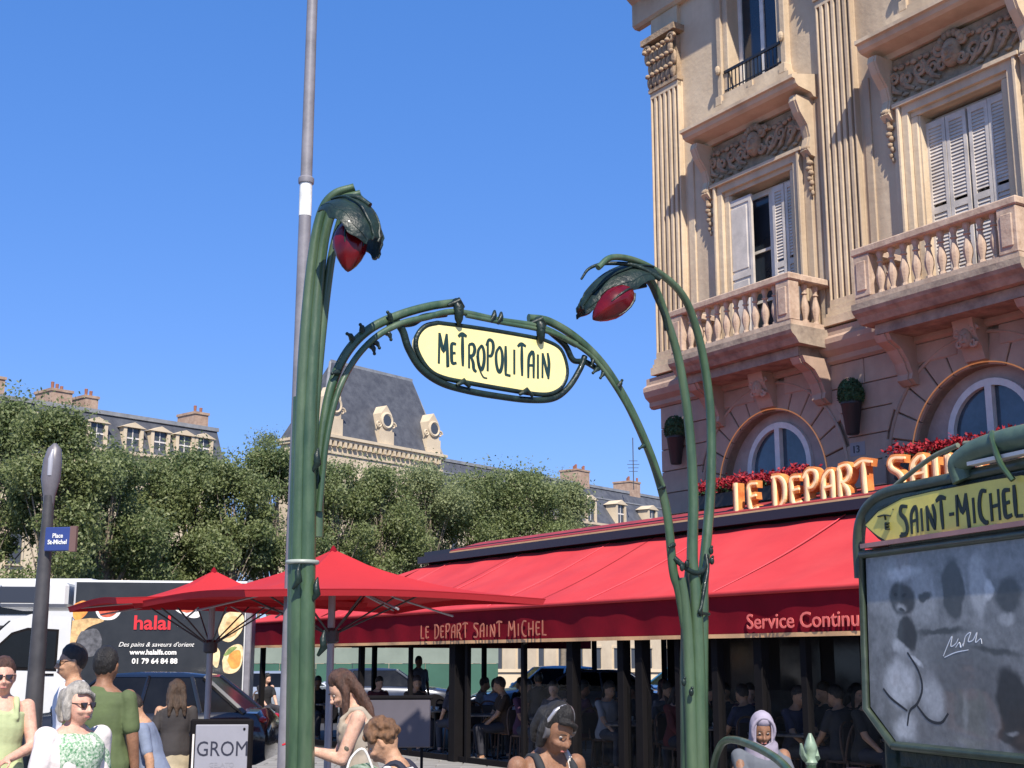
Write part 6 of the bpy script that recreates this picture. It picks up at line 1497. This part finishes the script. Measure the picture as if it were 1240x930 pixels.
# grey bob woman
mpat = mat('green_leaf_print', (.62, .66, .55), .85, bump=.3, bs=12, col2=(.06, .22, .09), vs=70, detail=3)
person('grey-haired woman in sunglasses, white cardigan and green leaf-print top', (X(96, 7.5), 7.5), FAC(52), h=1.52, skin='pink', top='short', sleeve='short', topm=mpat, cardigan=(.70, .63, .60), legcol=(.55, .50, .42), hair='bob', haircol=(.36, .33, .29), shades=True, build=1.12, head=(.1, .05), grp=pg, vox=.008)
# olive shirt back
person('man in an olive green shirt seen from behind beside the white-shirted man', (X(128, 9.3), 9.3), FAC(172), h=1.73, skin='brown', top='short', sleeve='short', topcol=(.085, .115, .045), legcol=(.04, .04, .045), hair='short', haircol=(.012, .010, .009), build=1.1, grp=pg, vox=.010)
person('person in a pale blue shirt bending down behind the olive-shirted man', (X(196, 10.2), 10.2), FAC(-80), h=1.44, skin='tan', lean=R(17), head=(0, .3), top='short', sleeve='short', topcol=(.20, .24, .34), legcol=(.50, .38, .22), hair='short', haircol=(.03, .02, .015), grp=pg, vox=.012)
person('long-haired woman in dark clothes standing left of the GROM board', (X(216, 12.9), 12.9), FAC(200), h=1.46, skin='tan', top='short', sleeve='short', topcol=(.035, .03, .03), legcol=(.36, .30, .2), legs='skirt', hair='long', haircol=(.06, .035, .02), grp=pg, vox=.012)
# phone woman
o7, T7, W7, J7, HM7, _ = person('long-haired woman in a beige sleeveless top looking down at a red phone', (X(440, 8.6), 8.6), FAC(-80), h=1.60, skin='light', top='short', sleeve='tank', topcol=(.33, .28, .22), legcol=(.36, .33, .27), hair='long', haircol=(.075, .035, .022), head=(.05, .45), lean=R(6),
    armL=((.07, -.33, 1.215), (.35, .5, -1), (0, 0, 1)), armR=((-.09, -.34, 1.20), (-.35, .5, -1), (0, 0, 1)), grp=pg, vox=.0075, build=1.05, curl=.35)
wr = J7[1][2]; d = (wr - J7[1][1]).normalized(); pc = wr + d * .10 + Vector((-.02, 0, .025))
b = MB(); b.bbox(-.036, .036, -.075, .075, -.005, .005, .003); ph = b.build('mobile_phone', mat('phone_red', (.55, .01, .02), .3, coat=.5), None)
mw = Matrix.Translation(o7.location) @ Matrix.Rotation(o7.rotation_euler.z, 4, 'Z'); ph.location = mw @ pc; ph.rotation_euler = (R(20), 0, o7.rotation_euler.z); tag(ph, 'red mobile phone held in the hand of the beige-topped woman', 'phone')
g = MB(); sh, el, _w = J7[1]; c = sh.lerp(el, .72)
bb = (el - sh).normalized(); side_ = Vector((1, 0, 0)); g.sph(c + side_ * .031, (.012, .02, .024), 10, 8); g.build('tattoo', mat('tattoo_ink', (.10, .085, .06), .6), o7, smooth=True)
# curly child, striped shirt
stripe = mat('striped_jersey', (.72, .70, .68), .85, bump=.2, bs=15)
nt = stripe.node_tree; tcs = nt.nodes.new('ShaderNodeTexCoord'); sx_ = nt.nodes.new('ShaderNodeSeparateXYZ'); nt.links.new(tcs.outputs['Object'], sx_.inputs[0])
mm_ = nt.nodes.new('ShaderNodeMath'); mm_.operation = 'MULTIPLY'; mm_.inputs[1].default_value = 34; nt.links.new(sx_.outputs['Z'], mm_.inputs[0]); fr_ = nt.nodes.new('ShaderNodeMath'); fr_.operation = 'FRACT'; nt.links.new(mm_.outputs[0], fr_.inputs[0])
gt = nt.nodes.new('ShaderNodeMath'); gt.operation = 'GREATER_THAN'; gt.inputs[1].default_value = .66; nt.links.new(fr_.outputs[0], gt.inputs[0]); mxs = nt.nodes.new('ShaderNodeMix'); mxs.data_type = 'RGBA'; nt.links.new(gt.outputs[0], mxs.inputs['Factor']); mxs.inputs['A'].default_value = (.72, .70, .68, 1); mxs.inputs['B'].default_value = (.05, .05, .06, 1); nt.links.new(mxs.outputs['Result'], nt.nodes['Principled BSDF'].inputs['Base Color'])
o8, T8, W8, J8, HM8, _ = person('curly brown-haired youngster in a black and white striped shirt, head lowered', (X(496, 6.7), 6.7), FAC(-104), h=1.37, skin='tan', top='short', sleeve='short', topm=stripe, legcol=(.06, .07, .12), hair='curly', haircol=(.17, .085, .04), head=(.15, .35), lean=R(10), grp=pg, vox=.0075)
b = MB()
for q in (-.1, .1): b.tube(spline([W8(q, .10, 1.05), W8(q, .12, 1.3), W8(q * .9, .04, 1.44), W8(q, -.10, 1.34), W8(q, -.12, 1.1)], 5), .018, 8)
b.bbox(-.14, .14, .12, .24, .95, 1.36, .04) if False else b.hull([W8(x, y, z) for x in (-.13, .13) for y in (.125, .24) for z in (.95, 1.30)])
b.build('backpack', mat('backpack_navy', (.012, .014, .03), .8), o8, smooth=30)
# green mottled bag by the child
o = empty('tote_bag', (X(441, 6.5), 6.5, 0), R(-20)); tag(o, 'green mottled tote bag with white straps between the phone woman and the striped youngster', 'bag')
b = MB(); b.hull([(x, y, z) for x, y, z in ((-.14, -.05, .78), (.14, -.05, .78), (-.14, .05, .78), (.14, .05, .78), (-.12, -.06, 1.12), (.12, -.06, 1.12), (-.12, .06, 1.12), (.12, .06, 1.12), (0, -.07, 1.17), (0, .07, 1.17))]); b.build('bag_body', mat('green_mottle', (.30, .36, .27), .8, col2=(.04, .09, .04), vs=22, detail=3), o)
b = MB(); b.tube(spline([(-.06, -.05, 1.12), (-.04, -.03, 1.2), (.01, .0, 1.235), (.06, .02, 1.12)], 5), .006, 6); b.build('strap', M_white, o, smooth=True)
# headphone woman
o9, T9, W9, J9, HM9, _ = person('dark-haired woman with headphones and a black tank top in front of the terrace', (X(658, 6.1), 6.1), FAC(32), h=1.47, skin='brown', top='short', sleeve='tank', topcol=(.022, .024, .028), legcol=(.03, .03, .035), hair='bob', haircol=(.012, .009, .008), head=(.12, .42), lean=R(5), grp=pg, vox=.0075, build=1.05)
b = MB(); b.tube([T9(.088 * math.cos(a), .0, .02 + .118 * math.sin(a)) for a in [k * PI / 14 for k in range(15)]], .011, 8); hp = b.build('headphone_band', mat('headphone_silver', (.35, .34, .36), .3, metal=.5), o9, smooth=True)
for q in (-1, 1):
    b = MB(); cc = T9(q * .088, 0, 0); b.lathe([(.02, -.014), (.036, -.012), (.038, .012), (.02, .016)], 16, m=Matrix.Translation(cc) @ HM9.to_3x3().to_4x4() @ Matrix.Rotation(R(90), 4, 'Y')); b.build('ear_cup', mat('ear_cup', (.09, .085, .09), .4), hp, smooth=40)
b = MB(); b.tube(spline([W9(.16, .08, .95), W9(.13, .09, 1.3), W9(.10, .02, 1.455), W9(.09, -.09, 1.36), W9(.06, -.12, 1.1)], 5), .014, 6); b.build('bag_strap', mat('strap_white', (.6, .55, .5), .7), o9, smooth=True)
# seated and standing people under the awning
sg_ = 'people sitting on the terrace'
def seated(u, w, rzdeg, lab, **k): x, y = lw(u, w); return person(lab, (x, y), BR + R(rzdeg), pose='sit', vox=.015, grp=sg_, **k)
q_ = at(918, 800, 10.0)
person('seated person in a pale lilac headscarf and grey clothes right of the right metro post', (q_.x, 10.0), FAC(5), pose='sit', h=1.62, skin='brown', top='short', sleeve='long', topcol=(.10, .11, .13), legcol=(.05, .05, .06), hair='scarf', haircol=(.33, .29, .36), head=(-.1, .3), vox=.009, seat_h=.44, grp=sg_)
c = copy_tree(ch); c.location = (q_.x, 10.05, 0); c.rotation_euler = (0, 0, 0); tag(c, 'wicker bistro chair under the person in the pale headscarf', 'chair', 'bistro chairs on the terrace')
t = copy_tree(tb); t.location = (q_.x - .35, 9.35, 0); tag(t, 'small round dark cafe table in front of the person in the pale headscarf', 'table', 'cafe tables on the terrace')
ROOTS = []
S_ = [(TBL[0], 'seated man in a black shirt at the far left end of the terrace', 'brown', (.02, .02, .025), 'short', (.01, .01, .01)), (TBL[1], 'dark-haired woman in black seated behind the left metro post', 'light', (.015, .015, .018), 'long', (.015, .01, .01)),
      (TBL[2], 'seated guest in a dark brown jacket behind the curly-haired youngster', 'tan', (.05, .03, .02), 'short', (.04, .025, .02)), (TBL[3], 'seated man in a light blue shirt beside the wide double post', 'tan', (.20, .24, .36), 'short', (.012, .01, .01)),
      (TBL[4], 'seated guest in a dark plum top behind the woman with headphones', 'brown', (.05, .015, .035), 'bun', (.01, .01, .01)), (TBL[5], 'long-haired woman in a grey top seated by the square dark post', 'light', (.10, .10, .12), 'long', (.05, .02, .015)),
      (TBL[6], 'woman in sunglasses and a dark red top seated behind the right metro post', 'light', (.12, .02, .02), 'long', (.03, .015, .01)), (TBL[7], 'man in a charcoal shirt seated to the right of the pale headscarf', 'tan', (.03, .03, .035), 'short', (.02, .015, .01)), (TBL[8], 'seated guest in a black top half behind the map board', 'tan', (.02, .02, .02), 'short', (.03, .02, .01)),
      (TBL[9], 'guest in a black jacket seated at the back left of the terrace', 'tan', (.02, .02, .024), 'short', (.02, .012, .01))]
for i, ((u, w), lab, sk, tc_, hr, hc_) in enumerate(S_):
    k = i % 2; rt = seated(u + (-.62 if k == 0 else .62), w + (.1 if k == 0 else -.1), 90 if k == 0 else -90, lab, skin=sk, topcol=tc_, hair=hr, haircol=hc_, sleeve='short' if i % 3 else 'long', top='short', h=1.68 + .05 * (i % 3), lean=R(6), head=(.3 * (1 if k else -1), .1), shades=(i == 6), legcol=(.03, .03, .04)); ROOTS.append(rt[0])
extra = [(TBL[4], 'second guest, in a dark olive shirt, at the table behind the woman with headphones', (.05, .06, .03), 'short'), (TBL[5], 'guest in a pale grey shirt facing the long-haired woman by the square post', (.28, .28, .30), 'short'), (TBL[2], 'guest with a bun across from the dark brown jacket', (.04, .04, .06), 'bun'), (TBL[6], 'man in a navy shirt across from the woman in sunglasses on the terrace', (.02, .025, .06), 'short'), (TBL[1], 'guest in a maroon top facing the dark-haired woman behind the left metro post', (.10, .02, .03), 'short')]
for i, ((u, w), lab, tc_, hr) in enumerate(extra):
    k = 1 if TBL.index((u, w)) % 2 == 0 else 0; rt = seated(u + (-.62 if k == 0 else .62), w + (.1 if k == 0 else -.1), 90 if k == 0 else -90, lab, skin='tan' if i % 2 else 'light', topcol=tc_, hair=hr, haircol=(.03, .02, .015), sleeve='short', top='short', h=1.7, lean=R(5), head=(0, .1), legcol=(.05, .05, .06)); ROOTS.append(rt[0])
person('waiter in a pale shirt standing far back between two terrace posts', (X(507, 31), 31), FAC(30), h=1.74, skin='brown', top='short', sleeve='short', topcol=(.16, .17, .22), legcol=(.02, .02, .02), hair='short', haircol=(.01, .01, .01), vox=.014)  # pale shirt darkened: terrace shade put into the cloth colour
person('person in black standing behind the square dark post of the terrace', (X(652, 21.8), 21.8), FAC(190), h=1.46, skin='brown', top='short', sleeve='short', topcol=(.008, .007, .01), legcol=(.008, .008, .008), hair='bun', haircol=(.01, .01, .01), vox=.014)

# more guests of the crowded terrace: (root to copy, pixel column, depth, turn, label)
MORE = [(1, 322, 15.2, 40, 'dark-haired woman in black leaning beside the GROM board'), (6, 735, 13.2, 15, 'woman in a dark red top facing out left of the right metro post'), (4, 700, 14.6, 120, 'guest in dark plum with a bun turned sideways right of the headphone woman'),
        (0, 768, 14.8, -50, 'man in black turned left just left of the right metro post'), (7, 806, 12.6, 10, 'man in a charcoal shirt facing out directly left of the right metro post'), (11, 582, 14.0, 95, 'guest in pale grey turned right, between the striped youngster and the headphone woman'),
        (2, 612, 13.0, -80, 'guest in a dark brown jacket turned left behind the headphone woman shoulder'), (3, 598, 17.6, 160, 'man in a blue-grey shirt seen from behind at mid terrace'), (5, 548, 16.4, 60, 'long-haired woman in grey right of the menu board'),
        (9, 880, 14.5, -40, 'guest in a black jacket just right of the right metro post'), (13, 960, 15.0, 30, 'man in navy seated beyond the railing finial'), (8, 1002, 13.5, -60, 'guest in a black top left of the map board'), (10, 850, 17.0, 90, 'guest in dark olive deep in the terrace behind the right metro post'),
        (1, 1030, 16.5, 20, 'dark-haired woman in black deep in the terrace next to the map board'), (12, 672, 18.2, -20, 'guest with a bun deep in the terrace above the headphone woman'), (14, 905, 18.0, 0, 'guest in a maroon top deep in the terrace above the pale headscarf')]
def y_at(px, w): a = sight(px, 800)[0]; return (w + BO[0] * -.8387 + BO[1] * -.5446) / (a * -.8387 - .5446)
for k_, (ri_, px, Y, turn, lab) in enumerate(MORE):
    Y = y_at(px, (2.5, 1.7, 2.9, 2.1)[k_ % 4])
    r = copy_tree(ROOTS[ri_ % len(ROOTS)]); r.location = (X(px, Y), Y, 0); r.rotation_euler = (0, 0, R(turn)); r['label'] = lab; r['group'] = sg_
    c = copy_tree(ch); c.location = (X(px, Y), Y + .02, 0); c.rotation_euler = (0, 0, R(turn)); tag(c, 'wicker bistro chair under the ' + lab, 'chair', 'bistro chairs on the terrace')
    w_ = str(c['label']).split(); c['label'] = ' '.join(w_[:16])
for k, (px, Y) in enumerate(((760, 3.1), (590, 3.1), (935, 3.1), (980, 2.8))):
    Y = y_at(px, Y)
    t = copy_tree(tb); t.location = (X(px, Y), Y, 0); tag(t, 'small round dark cafe table ' + ['left of the right metro post among the seated guests', 'behind the left shoulder of the headphone woman', 'behind the pale headscarf', 'between the railing finial and the map board'][k], 'table', 'cafe tables on the terrace')
# glasses and cups on the nearer tables
M_cup = mat('white_china', (.6, .6, .58), .25)
gl = empty('coffee_cup', (0, 0, 0)); b = MB(); b.lathe([(.06, 0), (.065, .008), (.02, .01)], 12); b.build('saucer', M_cup, gl, smooth=True); b = MB(); b.lathe([(.02, .01), (.034, .03), (.04, .065), (.036, .065), (.018, .02)], 12); b.build('cup', M_cup, gl, smooth=True)
first = True
for i, (u, w) in enumerate(TBL[:9]):
    for j in range(2):
        c = gl if first else copy_tree(gl); first = False; x, y = lw(u + (-.14 if j == 0 else .15), w + .05 * j); c.location = (x, y, .76); tag(c, ('left' if j == 0 else 'right') + ' white coffee cup on the table ' + TLAB[i], 'cup', 'coffee cups on the terrace tables')
